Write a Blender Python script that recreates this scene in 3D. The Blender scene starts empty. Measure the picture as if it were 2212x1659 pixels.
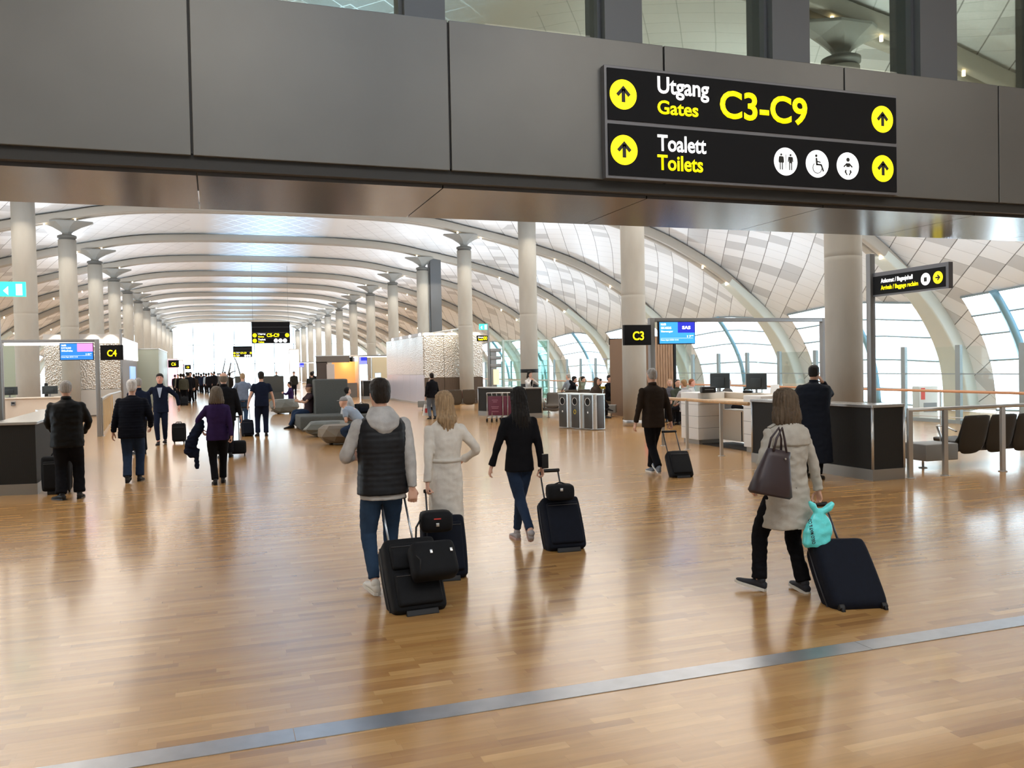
import bpy, bmesh, math, random
from mathutils import Vector, Matrix, noise
import numpy as np
random.seed(7)
C = bpy.context.scene
COL = C.collection
V = Vector
PI = math.pi

# ---------------------------------------------------------------- camera, world, exposure
H = 1.866
FPX, YAW, PITCH, ROLL = 1841.15, 0.3355, 0.0214, -0.0197
_fw = V((math.sin(YAW)*math.cos(PITCH), math.cos(YAW)*math.cos(PITCH), -math.sin(PITCH)))
_r0 = V((math.cos(YAW), -math.sin(YAW), 0)); _u0 = _r0.cross(_fw)
_r = _r0*math.cos(ROLL) + _u0*math.sin(ROLL); _u = _u0*math.cos(ROLL) - _r0*math.sin(ROLL)
cam = bpy.data.cameras.new('camera'); cam.sensor_width = 36; cam.lens = FPX/2212*36
cam.clip_end = 600
cam_o = bpy.data.objects.new('camera', cam); COL.objects.link(cam_o)
M = Matrix((_r, _u, -_fw)).transposed().to_4x4(); M.translation = V((0, 0, H))
cam_o.matrix_world = M
C.camera = cam_o
C.view_settings.view_transform = 'Standard'; C.view_settings.look = 'None'
C.view_settings.gamma = 1; C.view_settings.use_curve_mapping = False
C.view_settings.exposure = 0.15
C.cycles.max_bounces = 10; C.cycles.diffuse_bounces = 5; C.cycles.glossy_bounces = 4
C.cycles.transparent_max_bounces = 24; C.cycles.transmission_bounces = 6
C.cycles.sample_clamp_indirect = 6
W = bpy.data.worlds.new('overcast sky'); C.world = W; W.use_nodes = True
_bg = W.node_tree.nodes['Background']; _bg.inputs[0].default_value = (.78, .9, 1, 1); _bg.inputs[1].default_value = 5.5

def lamp(name, kind, loc, energy, color=(1, .87, .7), size=1.0, size_y=None, target=None, spot=None):
    l = bpy.data.lights.new(name, kind); l.energy = energy; l.color = color
    if kind == 'AREA':
        l.size = size
        if size_y: l.shape = 'RECTANGLE'; l.size_y = size_y
    elif kind == 'SPOT':
        l.spot_size = spot or 1.2; l.spot_blend = .6; l.shadow_soft_size = size
    else: l.shadow_soft_size = size
    o = bpy.data.objects.new(name, l); COL.objects.link(o); o.location = loc
    if target is not None:
        o.rotation_euler = (V(target)-V(loc)).to_track_quat('-Z', 'Y').to_euler()
    return o
#LIGHTS
# warm ceiling wash of the roof spotlights, one group a bay, plus added fill lamps for the roof and the near floor
for k in range(14):
    yy = 12.6 if k == 0 else 9.4+k*9
    for x in (-6.5, 12.6):
        lamp('roof_spotlight_wash', 'AREA', (x, yy, 6.9), 300, (1, .88, .74), 8, 8, target=(x, yy, 0))
        lamp('added_roof_fill', 'AREA', (x, yy, 5.4), 190 if k < 9 else 420, (.78, .89, 1), 1.6, 1.6, target=(x+(-1 if x > 3 else 1), yy, 9))  # added upward fill without a fixture, brightens the vault
    lamp('added_roof_fill', 'AREA', (18.9, yy, 2.6), 150 if k < 6 else 0, (.72, .86, 1), .8, .8, target=(17.5, yy, 9))  # low added fill for the outer roof panels
for x in (-6, 0, 6, 12):
    lamp('added_floor_fill', 'AREA', (x, 0.5, 7.6), 150, (1, .93, .84), 3, 3, target=(x, 1.0, 0))  # unseen lamps added to brighten the floor near the camera

def ray(x, y): return _fw + _r*((x-1106)/FPX) - _u*((y-829.5)/FPX)
def G(x, y, z=0.0):
    d = ray(x, y); t = (z-H)/d.z; return V((d.x*t, d.y*t, z))
def PY(x, y, Y):
    d = ray(x, y); t = Y/d.y; return V((d.x*t, Y, H+d.z*t))
def PX(x, y, X):
    d = ray(x, y); t = X/d.x; return V((X, d.y*t, H+d.z*t))

# ---------------------------------------------------------------- objects
def thing(name, label, cat, loc=(0, 0, 0), rotz=0, group=None):
    o = bpy.data.objects.new(name, None); COL.objects.link(o); o.empty_display_size = .1
    o.location = loc; o.rotation_euler = (0, 0, rotz)
    return tag(o, label, cat, group)
def tag(o, label, cat, group=None, kind=None):
    if label: o['label'] = label
    if cat: o['category'] = cat
    if group: o['group'] = group
    if kind: o['kind'] = kind
    return o
def copy_tree(o, parent=None):
    c = o.copy(); COL.objects.link(c)
    if parent is not None: c.parent = parent
    for ch in list(o.children): copy_tree(ch, c)
    return c
def relabel(o, label, group=None):
    o['label'] = label
    if group: o['group'] = group
    return o

class MB:
    """collects shapes that become one mesh object"""
    def __init__(s): s.bm = bmesh.new(); s.T = None
    def _v(s, co):
        return s.bm.verts.new(s.T @ V(co) if s.T is not None else V(co))
    def face(s, vs, smooth=False):
        try:
            f = s.bm.faces.new(vs); f.smooth = smooth; return f
        except ValueError: return None
    def box(s, x0, x1, y0, y1, z0, z1):
        v = [s._v((x, y, z)) for z in (z0, z1) for x, y in ((x0, y0), (x1, y0), (x1, y1), (x0, y1))]
        for a in ((3, 2, 1, 0), (4, 5, 6, 7), (0, 1, 5, 4), (1, 2, 6, 5), (2, 3, 7, 6), (3, 0, 4, 7)):
            s.face([v[i] for i in a])
        return s
    def rbox(s, x0, x1, y0, y1, z0, z1, b=.01, seg=2):
        t = bmesh.new(); m = MB(); m.bm = t; m.box(x0, x1, y0, y1, z0, z1)
        bmesh.ops.bevel(t, geom=list(t.edges), offset=b, segments=seg, affect='EDGES', profile=.6)
        s.merge(t, True); return s
    def merge(s, t, smooth=False):
        mp = {v: s._v(v.co) for v in t.verts}
        for f in t.faces: s.face([mp[v] for v in f.verts], smooth or f.smooth)
        t.free()
    def quad(s, a, b, c, d): s.face([s._v(p) for p in (a, b, c, d)]); return s
    def prism(s, poly, h0, h1, axis='z'):
        def P(p, h): return (p[0], p[1], h) if axis == 'z' else ((p[0], h, p[1]) if axis == 'y' else (h, p[0], p[1]))
        a = [s._v(P(p, h0)) for p in poly]; b = [s._v(P(p, h1)) for p in poly]; n = len(poly)
        s.face(a[::-1]); s.face(b)
        for i in range(n): s.face([a[i], a[(i+1) % n], b[(i+1) % n], b[i]])
        return s
    def rings(s, rings, cap=True, closed=False, smooth=True):
        R = [[s._v(p) for p in r] for r in rings]; n = len(R[0]); m = len(R)
        for j in range(m if closed else m-1):
            a, b = R[j], R[(j+1) % m]
            for i in range(n): s.face([a[i], a[(i+1) % n], b[(i+1) % n], b[i]], smooth)
        if cap and not closed:
            s.face(R[0][::-1]); s.face(R[-1])
        return s
    def cyl(s, c, r, z0, z1, n=24, r1=None, axis='z'):
        r1 = r if r1 is None else r1
        def ring(h, rr):
            o = []
            for i in range(n):
                a = 2*PI*i/n; u, w = rr*math.cos(a), rr*math.sin(a)
                o.append((c[0]+u, c[1]+w, h) if axis == 'z' else ((c[0]+u, h, c[1]-w) if axis == 'y' else (h, c[0]+u, c[1]+w)))
            return o
        return s.rings([ring(z0, r), ring(z1, r1)])
    def lathe(s, prof, n=32, c=(0, 0)):
        return s.rings([[(c[0]+r*math.cos(2*PI*i/n), c[1]+r*math.sin(2*PI*i/n), z) for i in range(n)] for r, z in prof])
    def tube(s, pts, r, n=8, closed=False, flat=None):
        pts = [V(p) for p in pts]; m = len(pts); rs = r if isinstance(r, (list, tuple)) else [r]*m
        prev = None; out = []
        for i, p in enumerate(pts):
            if closed: t = (pts[(i+1) % m]-pts[i-1])
            else: t = pts[min(i+1, m-1)]-pts[max(i-1, 0)]
            t.normalize()
            if prev is None:
                prev = V((0, 0, 1)).cross(t)
                if prev.length < .05: prev = V((1, 0, 0)).cross(t)
            a = (prev-t*prev.dot(t)).normalized(); b = t.cross(a); prev = a
            fa, fb = flat or (1, 1)
            out.append([p+a*(rs[i]*fa*math.cos(2*PI*k/n))+b*(rs[i]*fb*math.sin(2*PI*k/n)) for k in range(n)])
        return s.rings(out, closed=closed)
    def ell(s, c, rx, ry, rz, n=12, m=8, R=None):
        rg = []
        for j in range(m+1):
            ph = -PI/2+PI*(j+.02 if j == 0 else (j-.02 if j == m else j))/m
            q = [V((rx*math.cos(ph)*math.cos(2*PI*i/n), ry*math.cos(ph)*math.sin(2*PI*i/n), rz*math.sin(ph))) for i in range(n)]
            if R is not None: q = [R @ p for p in q]
            rg.append([V(c)+p for p in q])
        return s.rings(rg)
    def mesh(s, name):
        me = bpy.data.meshes.new(name); bmesh.ops.recalc_face_normals(s.bm, faces=s.bm.faces); s.bm.to_mesh(me); s.bm.free(); return me
    def build(s, name, mat, parent=None, label=None, bevel=None):
        o = bpy.data.objects.new(name, s.mesh(name)); COL.objects.link(o)
        if mat: o.data.materials.append(mat)
        if parent is not None: o.parent = parent
        if label: o['label'] = label
        if bevel:
            b = o.modifiers.new('bevel', 'BEVEL'); b.width = bevel; b.segments = 2; b.limit_method = 'ANGLE'; b.angle_limit = .7
        return o

_DG = {}
def text_mesh(txt, bold=.0):
    cu = bpy.data.curves.new('t', 'FONT'); cu.body = txt; cu.size = 1; cu.offset = bold; cu.resolution_u = 4
    cu.extrude = 0
    o = bpy.data.objects.new('t', cu); COL.objects.link(o)
    dg = bpy.context.evaluated_depsgraph_get(); me = bpy.data.meshes.new_from_object(o.evaluated_get(dg))
    COL.objects.unlink(o); bpy.data.objects.remove(o); return me
def text(name, txt, mat, parent, o, ex, ez, w, h, bold=.02, off=.003, label=None):
    """lettering fitted to the box w x h whose lower left corner is o, along ex (right) and ez (up)"""
    me = text_mesh(txt, bold); me.name = name
    n = len(me.vertices); a = np.zeros(n*3); me.vertices.foreach_get('co', a); a = a.reshape(-1, 3)
    lo, hi = a.min(0), a.max(0); ex, ez, o = V(ex).normalized(), V(ez).normalized(), V(o)
    nn = ex.cross(ez)
    u = (a[:, 0]-lo[0])/(hi[0]-lo[0])*w; v = (a[:, 1]-lo[1])/(hi[1]-lo[1])*h
    P = np.array(o+nn*off)+np.outer(u, ex)+np.outer(v, ez)
    me.vertices.foreach_set('co', P.ravel()); me.update()
    ob = bpy.data.objects.new(name, me); COL.objects.link(ob); me.materials.append(mat); ob.parent = parent
    sd = ob.modifiers.new('s', 'SOLIDIFY'); sd.thickness = .004; sd.offset = 1
    if label: ob['label'] = label
    return ob

# ---------------------------------------------------------------- materials
MATS = {}
def mat(name, col=(.5, .5, .5), rough=.5, metal=0.0, emit=0, noise_amt=0, nscale=8, bump=0, bscale=60, coat=0, spec=.5, stretch=None, ecol=None, coatr=.1):
    if name in MATS: return MATS[name]
    m = bpy.data.materials.new(name); m.use_nodes = True; MATS[name] = m
    nt = m.node_tree; b = nt.nodes['Principled BSDF']; N = nt.nodes.new; L = nt.links.new
    c4 = (*col, 1)
    b.inputs['Base Color'].default_value = c4; b.inputs['Roughness'].default_value = rough; b.inputs['Metallic'].default_value = metal
    b.inputs['Specular IOR Level'].default_value = spec
    if coat: b.inputs['Coat Weight'].default_value = coat; b.inputs['Coat Roughness'].default_value = coatr
    if emit:
        b.inputs['Emission Color'].default_value = (*(ecol or col), 1); b.inputs['Emission Strength'].default_value = emit
    tc = N('ShaderNodeTexCoord'); src = tc.outputs['Object']
    if stretch:
        mp = N('ShaderNodeMapping'); mp.inputs['Scale'].default_value = stretch; L(src, mp.inputs[0]); src = mp.outputs[0]
    if noise_amt:
        n = N('ShaderNodeTexNoise'); n.inputs['Scale'].default_value = nscale; n.inputs['Detail'].default_value = 6; L(src, n.inputs[0])
        r = N('ShaderNodeMapRange'); r.inputs[1].default_value = .3; r.inputs[2].default_value = .7
        r.inputs[3].default_value = 1-noise_amt; r.inputs[4].default_value = 1+noise_amt; L(n.outputs[0], r.inputs[0])
        mx = N('ShaderNodeVectorMath'); mx.operation = 'SCALE'; mx.inputs[0].default_value = col; L(r.outputs[0], mx.inputs['Scale'])
        L(mx.outputs[0], b.inputs['Base Color'])
    if bump:
        n2 = N('ShaderNodeTexNoise'); n2.inputs['Scale'].default_value = bscale; n2.inputs['Detail'].default_value = 4; L(src, n2.inputs[0])
        bp = N('ShaderNodeBump'); bp.inputs['Strength'].default_value = bump; bp.inputs['Distance'].default_value = .01
        L(n2.outputs[0], bp.inputs['Height']); L(bp.outputs[0], b.inputs['Normal'])
    return m
def math_node(nt, op, a, b=None, c=None):
    n = nt.nodes.new('ShaderNodeMath'); n.operation = op
    for i, v in enumerate((a, b, c)):
        if v is None: continue
        if isinstance(v, (int, float)): n.inputs[i].default_value = v
        else: nt.links.new(v, n.inputs[i])
    return n.outputs[0]
def glass(name, tint=(.9, .97, .96), gloss=.08):
    if name in MATS: return MATS[name]
    m = bpy.data.materials.new(name); m.use_nodes = True; MATS[name] = m; nt = m.node_tree
    nt.nodes.remove(nt.nodes['Principled BSDF']); out = nt.nodes['Material Output']
    t = nt.nodes.new('ShaderNodeBsdfTransparent'); t.inputs[0].default_value = (*tint, 1)
    g = nt.nodes.new('ShaderNodeBsdfGlossy'); g.inputs['Roughness'].default_value = .02
    lw = nt.nodes.new('ShaderNodeLayerWeight'); lw.inputs[0].default_value = .25
    f = math_node(nt, 'MULTIPLY_ADD', lw.outputs['Fresnel'], .35, gloss*.3)
    mx = nt.nodes.new('ShaderNodeMixShader'); nt.links.new(f, mx.inputs[0]); nt.links.new(t.outputs[0], mx.inputs[1]); nt.links.new(g.outputs[0], mx.inputs[2])
    nt.links.new(mx.outputs[0], out.inputs[0]); return m

def wood_floor():
    m = bpy.data.materials.new('oak strip parquet'); m.use_nodes = True; nt = m.node_tree; N = nt.nodes.new; L = nt.links.new
    b = nt.nodes['Principled BSDF']; tc = N('ShaderNodeTexCoord'); sx = N('ShaderNodeSeparateXYZ'); L(tc.outputs['Object'], sx.inputs[0])
    mn = lambda *a: math_node(nt, *a)
    row = mn('FLOOR', mn('DIVIDE', sx.outputs[1], .068))
    w1 = N('ShaderNodeTexWhiteNoise'); w1.noise_dimensions = '1D'; L(row, w1.inputs['W'])
    xx = mn('DIVIDE', mn('ADD', sx.outputs[0], mn('MULTIPLY', w1.outputs[0], 40)), mn('MULTIPLY_ADD', w1.outputs[0], .35, .42))
    cell = mn('FLOOR', xx)
    cv = N('ShaderNodeCombineXYZ'); L(cell, cv.inputs[0]); L(row, cv.inputs[1])
    w2 = N('ShaderNodeTexWhiteNoise'); w2.noise_dimensions = '2D'; L(cv.outputs[0], w2.inputs['Vector'])
    cr = N('ShaderNodeValToRGB'); L(w2.outputs[0], cr.inputs[0]); e = cr.color_ramp.elements
    e[0].position = 0; e[0].color = (.30, .15, .05, 1); e[1].position = 1; e[1].color = (.53, .315, .12, 1)
    for p, c in ((.12, (.385, .2, .067)), (.55, (.42, .23, .078)), (.85, (.46, .255, .09))):
        q = e.new(p); q.color = (*c, 1)
    # grain
    mp = N('ShaderNodeMapping'); mp.inputs['Scale'].default_value = (2.2, 15, 1); L(tc.outputs['Object'], mp.inputs[0])
    ad = N('ShaderNodeVectorMath'); ad.operation = 'ADD'; L(mp.outputs[0], ad.inputs[0]); L(w2.outputs['Color'], ad.inputs[1])
    gn = N('ShaderNodeTexNoise'); gn.inputs['Scale'].default_value = 1.5; gn.inputs['Detail'].default_value = 5; L(ad.outputs[0], gn.inputs[0])
    kn = N('ShaderNodeTexNoise'); kn.inputs['Scale'].default_value = 4; kn.inputs['Detail'].default_value = 2; L(tc.outputs['Object'], kn.inputs[0])
    g = mn('ADD', mn('MULTIPLY_ADD', gn.outputs[0], .5, .75), mn('MULTIPLY', mn('GREATER_THAN', kn.outputs[0], .74), -.25))
    fy = mn('FRACT', mn('DIVIDE', sx.outputs[1], .068)); fx = mn('FRACT', xx)
    seam = mn('MAXIMUM', mn('LESS_THAN', fy, .03), mn('LESS_THAN', fx, .004))
    g = mn('MULTIPLY', g, mn('MULTIPLY_ADD', seam, -.16, 1))
    sc = N('ShaderNodeVectorMath'); sc.operation = 'SCALE'; L(cr.outputs[0], sc.inputs[0]); L(g, sc.inputs['Scale'])
    L(sc.outputs[0], b.inputs['Base Color'])
    b.inputs['Roughness'].default_value = .22; b.inputs['Coat Weight'].default_value = .22; b.inputs['Coat Roughness'].default_value = .1
    b.inputs['Specular IOR Level'].default_value = .85
    bp = None
    return m

def roof_mat():
    m = bpy.data.materials.new('cream roof panels in diagonal courses'); m.use_nodes = True; nt = m.node_tree; N = nt.nodes.new; L = nt.links.new
    b = nt.nodes['Principled BSDF']; uv = N('ShaderNodeUVMap'); uv.uv_map = 'UVMap'; sx = N('ShaderNodeSeparateXYZ'); L(uv.outputs[0], sx.inputs[0])
    mn = lambda *a: math_node(nt, *a)
    a = mn('DIVIDE', mn('SUBTRACT', sx.outputs[1], mn('MULTIPLY', sx.outputs[0], 1.6)), 1.45)
    c = mn('DIVIDE', mn('ADD', mn('MULTIPLY', sx.outputs[1], 1.0), sx.outputs[0]), .8)
    cv = N('ShaderNodeCombineXYZ'); L(mn('FLOOR', a), cv.inputs[0]); L(mn('FLOOR', c), cv.inputs[1])
    w = N('ShaderNodeTexWhiteNoise'); w.noise_dimensions = '2D'; L(cv.outputs[0], w.inputs['Vector'])
    outer = mn('GREATER_THAN', sx.outputs[0], 10.5)
    grey = mn('MULTIPLY', mn('LESS_THAN', w.outputs[0], .17), outer)
    s1 = mn('LESS_THAN', mn('FRACT', a), .035); s2 = mn('LESS_THAN', mn('FRACT', c), .03)
    v = mn('SUBTRACT', 1, mn('MULTIPLY', grey, .27))
    v = mn('ADD', v, mn('MULTIPLY', mn('SUBTRACT', w.outputs[0], .5), .04))
    v = mn('MULTIPLY', v, mn('MULTIPLY_ADD', s1, mn('MULTIPLY_ADD', outer, -.45, -.3), 1)); v = mn('MULTIPLY', v, mn('MULTIPLY_ADD', s2, -.32, 1))
    sc = N('ShaderNodeVectorMath'); sc.operation = 'SCALE'; sc.inputs[0].default_value = (.78, .80, .82); L(v, sc.inputs['Scale'])
    L(sc.outputs[0], b.inputs['Base Color']); b.inputs['Roughness'].default_value = .42
    return m
def skylight_mat():
    m = bpy.data.materials.new('frosted skylight panels'); m.use_nodes = True; nt = m.node_tree; N = nt.nodes.new; L = nt.links.new
    nt.nodes.remove(nt.nodes['Principled BSDF']); out = nt.nodes['Material Output']
    uv = N('ShaderNodeUVMap'); uv.uv_map = 'UVMap'; sx = N('ShaderNodeSeparateXYZ'); L(uv.outputs[0], sx.inputs[0])
    mn = lambda *a: math_node(nt, *a)
    a = mn('FRACT', mn('DIVIDE', mn('SUBTRACT', sx.outputs[1], sx.outputs[0]), 1.05)); c = mn('FRACT', mn('DIVIDE', mn('ADD', sx.outputs[1], sx.outputs[0]), .8))
    s = mn('MAXIMUM', mn('LESS_THAN', a, .05), mn('LESS_THAN', c, .05))
    fade = N('ShaderNodeMapRange'); fade.inputs[1].default_value = .3; fade.inputs[2].default_value = 3.3; fade.inputs[3].default_value = 1; fade.inputs[4].default_value = .0; L(sx.outputs[0], fade.inputs[0])
    tr = N('ShaderNodeBsdfTranslucent'); d = N('ShaderNodeBsdfPrincipled'); d.inputs['Roughness'].default_value = .42; d.inputs[0].default_value = (.78, .80, .82, 1)
    sc = N('ShaderNodeVectorMath'); sc.operation = 'SCALE'; sc.inputs[0].default_value = (.66, .82, 1.0)
    L(mn('MULTIPLY_ADD', s, .45, .3), sc.inputs['Scale']); L(sc.outputs[0], tr.inputs[0])
    mx = N('ShaderNodeMixShader'); L(mn('SUBTRACT', 1, mn('MULTIPLY', fade.outputs[0], .6)), mx.inputs[0]); L(tr.outputs[0], mx.inputs[1]); L(d.outputs[0], mx.inputs[2]); L(mx.outputs[0], out.inputs[0])
    return m
def concrete_mat():
    m = mat('cast concrete', (.40, .375, .325), .8, noise_amt=.1, nscale=1.6, bump=.12, bscale=22, stretch=(1, 1, .35)); return m
FLOOR_M = wood_floor(); ROOF_M = roof_mat(); SKY_M = skylight_mat(); CONC = concrete_mat()
STEEL = mat('brushed steel', (.55, .55, .54), .32, .9)
STEELD = mat('satin grey steel post', (.25, .25, .25), .4, .6)
RIB = mat('painted rib', (.40, .37, .32), .5)
WHITE = mat('white lacquer', (.8, .79, .76), .35)
BLACK = mat('black plastic', (.01, .01, .011), .5, spec=.3)
# ================================================================ shell
XC = 3.02; Y0 = 13.87; BAY = 9.0
PROF = [(0, 9.05), (2, 9.04), (4, 9.0), (6, 8.9), (7.5, 8.72), (8.84, 8.45), (10.5, 8.12), (11.8, 7.8), (14.2, 7.12), (15.9, 6.4), (17.55, 5.5), (18.85, 4.5), (19.9, 3.5), (20.7, 2.35), (21.12, 1.3), (21.3, 0.0)]
def smooth_profile(P, n=5):
    out = []
    for i in range(len(P)-1):
        p0 = P[max(i-1, 0)] if i else (-P[1][0], P[1][1]); p1, p2 = P[i], P[i+1]; p3 = P[min(i+2, len(P)-1)]
        for k in range(n):
            t = k/n
            out.append(tuple(.5*((2*p1[j])+(p2[j]-p0[j])*t+(2*p0[j]-5*p1[j]+4*p2[j]-p3[j])*t*t+(3*p1[j]-p0[j]-3*p2[j]+p3[j])*t**3) for j in (0, 1)))
    return out+[P[-1]]
PR = smooth_profile(PROF, 4)
NRM = []
for i in range(len(PR)):
    a = PR[max(i-1, 0)]; b = PR[min(i+1, len(PR)-1)]; t = V((b[0]-a[0], b[1]-a[1])).normalized(); NRM.append(V((-t.y, t.x)) if i else V((0, 1)))
SS = [0]
for i in range(1, len(PR)): SS.append(SS[-1]+math.dist(PR[i], PR[i-1]))
PHS = [0, .6, 1.2, 2.1, 3.3, 4.5, 5.7, 6.9, 7.8, 8.4]
def roof_pt(side, i, y):
    ph = ((y-Y0) % BAY)/BAY; o = .42+.42*math.sin(PI*ph)**2
    p = V(PR[i])+NRM[i]*o
    return V((XC+side*p.x, y, p.y))
NB = 14; YS = [Y0+(k*BAY)+p for k in range(-3, NB) for p in PHS]+[Y0+NB*BAY]
YEND = YS[-1]
iw = next(i for i, p in enumerate(PR) if p[1] < 3.62)
def skin(test, name, m, uvk=True):
    bm = bmesh.new(); uvl = bm.loops.layers.uv.new('UVMap')
    for side in (1, -1):
        cache = {}
        def vv(i, j):
            if (i, j) not in cache:
                cache[i, j] = bm.verts.new(roof_pt(side, i, YS[j]))
            return cache[i, j]
        for j in range(len(YS)-1):
            for i in range(len(PR)-1):
                if not test(side, i, j): continue
                idx = [(i, j), (i+1, j), (i+1, j+1), (i, j+1)]
                if side == 1: idx = idx[::-1]
                f = bm.faces.new([vv(*q) for q in idx]); f.smooth = True
                for l, q in zip(f.loops, idx): l[uvl].uv = (SS[q[0]], YS[q[1]])
    bmesh.ops.remove_doubles(bm, verts=bm.verts, dist=1e-4)
    me = bpy.data.meshes.new(name); bm.to_mesh(me); bm.free(); me.materials.append(m)
    o = bpy.data.objects.new(name, me); COL.objects.link(o); return o
isky = next(i for i, p in enumerate(PR) if p[0] > 3.5)
def is_win(side, i, j):
    ph = (YS[j]-Y0) % BAY; y = YS[j]
    if y < 7.4: return False
    lo, hi = (.55, 7.79)
    if i == iw-0: pass
    return i >= iw and lo < ph+.01 and ph < hi and (ph+.01 > lo)
ce = skin(lambda s, i, j: not is_win(s, i, j) and i >= isky, 'ceiling', ROOF_M); tag(ce, 'cream vaulted roof of diagonal panels flowing down between the windows', 'ceiling', kind='structure')
sk = skin(lambda s, i, j: i < isky, 'window_1', SKY_M); tag(sk, 'frosted skylight strip along the crown of the roof', 'skylight', kind='structure')
# side windows, one a bay a side
PANE = glass('facade glass', (.93, .98, .99), .05)
FRAME = mat('pale blue grey window frame', (.30, .38, .42), .4, .3)
MULL = mat('blue steel mullion', (.22, .42, .55), .4, .3)
wn = 2
for side in (1, -1):
    for k in range(-1, NB):
        b = Y0+k*BAY
        jj = [j for j in range(len(YS)) if b+.55 <= YS[j] <= b+7.85 and YS[j] > 7.4]
        if len(jj) < 2: continue
        r = tag(bpy.data.objects.new('window_%d' % wn, None), 'side window bay between two roof ribs', 'window', kind='structure'); COL.objects.link(r); wn += 1
        mb = MB()
        for a, c in zip(jj, jj[1:]):
            for i in range(iw, len(PR)-1): mb.quad(roof_pt(side, i, YS[a]), roof_pt(side, i+1, YS[a]), roof_pt(side, i+1, YS[c]), roof_pt(side, i, YS[c]))
        mb.build('pane', PANE, r)
        mb = MB()
        for z in (.05, .75, 1.5, 2.25, 3.0, 3.58):
            i = min(range(iw-1, len(PR)), key=lambda q: abs(PR[q][1]-z))
            mb.tube([roof_pt(side, i, YS[j])-V((side*.04, 0, 0)) for j in jj], .035, 4)
        mb.build('frame', FRAME, r)
        ym = b+4.5
        if side == 1 and k == 0: ym = b+6.6
        if ym > 8:
            mb = MB(); mb.tube([roof_pt(side, i, ym)-V((side*.1, 0, 0)) for i in range(iw, len(PR))], .18, 4, flat=(1, .6)); mb.build('mullion', MULL, r)
# floor
f = MB(); f.box(-20, 26, -9, YEND+2, -.3, 0); f = f.build('floor', FLOOR_M); tag(f, 'polished oak strip floor of the concourse', 'floor', kind='structure')
SM = mat('expansion joint metal', (.42, .44, .47), .3, .85, noise_amt=.08)
j0 = G(637, 1588).x
s = MB()
for a, b in ((j0-7.2, j0-3.604), (j0-3.6, j0-.004), (j0, j0+3.596), (j0+3.6, j0+7.2), (j0+7.204, j0+10.8), (j0+10.804, j0+14)): s.box(a, b, 4.372, 4.538, -.01, .004)
s = s.build('trim_1', SM); tag(s, 'flat metal joint strip across the wooden floor', 'floor strip', kind='structure')
# enclosure round the camera side
WM = mat('warm grey wall', (.42, .37, .31), .7)
for nm, bx in (('wall_left', (-9.2, -9, -13, 7.5, 0, 9.5)), ('wall_right', (15, 15.2, -13, 7.5, 0, 9.5)), ('wall_back', (-9.2, 15.2, -13.3, -13, 0, 9.5))):
    w = MB(); w.box(*bx); w = w.build(nm, WM); tag(w, 'plain wall behind the viewer, ' + nm[5:] + ' side', 'wall', kind='structure')
# portal beam
PAN = mat('satin grey aluminium panel', (.16, .158, .148), .4, .55, noise_amt=.05, nscale=1.2)
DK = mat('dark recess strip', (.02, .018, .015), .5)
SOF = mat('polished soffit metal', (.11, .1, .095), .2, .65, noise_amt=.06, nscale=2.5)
YF = 7.5; ZB, ZT = 3.646, 4.998
joints = [PY(x, y, YF).x for x, y in ((414, 300), (973, 300), (1434, 125), (1824, 170))]
bigs = [joints[0]-3.0] + joints + [joints[3]+1.25+1.0]
bigs = [joints[0]-4.9, joints[0]-2.45, joints[0], joints[1]]+[joints[2], joints[3]]
d_ = joints[3]-joints[2]
bigs += [joints[3]+d_, joints[3]+2*d_, joints[3]+3*d_, 15]
beam = thing('portal_beam', 'long grey metal panelled beam over the concourse entrance', 'beam', (0, 0, 0))
bigs = [-9]+[b for b in bigs if b > -8.8]
for a, b in zip(bigs, bigs[1:]):
    m = MB(); m.box(a+.009, b-.009, YF, YF+.05, ZB, ZT); m.build('panel', PAN, beam, bevel=.006)
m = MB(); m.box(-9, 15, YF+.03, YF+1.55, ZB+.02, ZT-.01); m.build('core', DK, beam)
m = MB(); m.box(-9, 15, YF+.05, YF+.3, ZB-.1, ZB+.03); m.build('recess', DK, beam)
sj = [PY(x, y, YF+.1).x for x, y in ((425, 372), (960, 398), (1403, 422), (1786, 445))]
dj = (sj[3]-sj[2]); sj = [sj[0]-3.2]+sj+[sj[3]+dj, sj[3]+2*dj, sj[3]+3*dj]
sj = [-9]+[x for x in sj if -8.9 < x < 14.9]+[15]
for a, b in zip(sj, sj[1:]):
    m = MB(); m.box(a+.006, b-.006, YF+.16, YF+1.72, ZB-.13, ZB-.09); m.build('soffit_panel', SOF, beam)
# clerestory above the beam
MUL = mat('dark grey mullion', (.115, .12, .125), .45, .3)
cl = tag(bpy.data.objects.new('window_60', None), 'glazed clerestory over the portal beam', 'window', kind='structure'); COL.objects.link(cl)
ms = [(PY(a, y, YF+.35).x, PY(b, y, YF+.35).x) for a, b, y in ((870, 957, 20), (1300, 1380, 50), (1660, 1740, 80), (1978, 2057, 110))]
dm = ms[3][0]-ms[2][0]
ms = [(ms[0][0]-2*k*1.0-.0, ms[0][1]-2*k*1.0) for k in (3, 2, 1)] + ms + [(ms[3][0]+dm*k, ms[3][1]+dm*k) for k in (1, 2, 3)]
for a, b in ms:
    if a < -8.9 or b > 14.9: continue
    m = MB(); m.box(a, b, YF+.28, YF+.75, ZT-.02, 9.35); m.box(a-.035, a, YF+.38, YF+.55, ZT-.02, 9.35); m.build('mullion', MUL, cl)
m = MB(); m.box(-9, 15, YF+.46, YF+.47, ZT, 9.3); m.build('pane', glass('clerestory glass', (.62, .64, .56), .05), cl)
m = MB(); m.box(-9, -8.0, YF, YF+1.6, 0, ZB-.13); m.build('wall_portal_left', PAN)
tag(bpy.data.objects['wall_portal_left'], 'grey jamb of the portal', 'wall', kind='structure')
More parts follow.
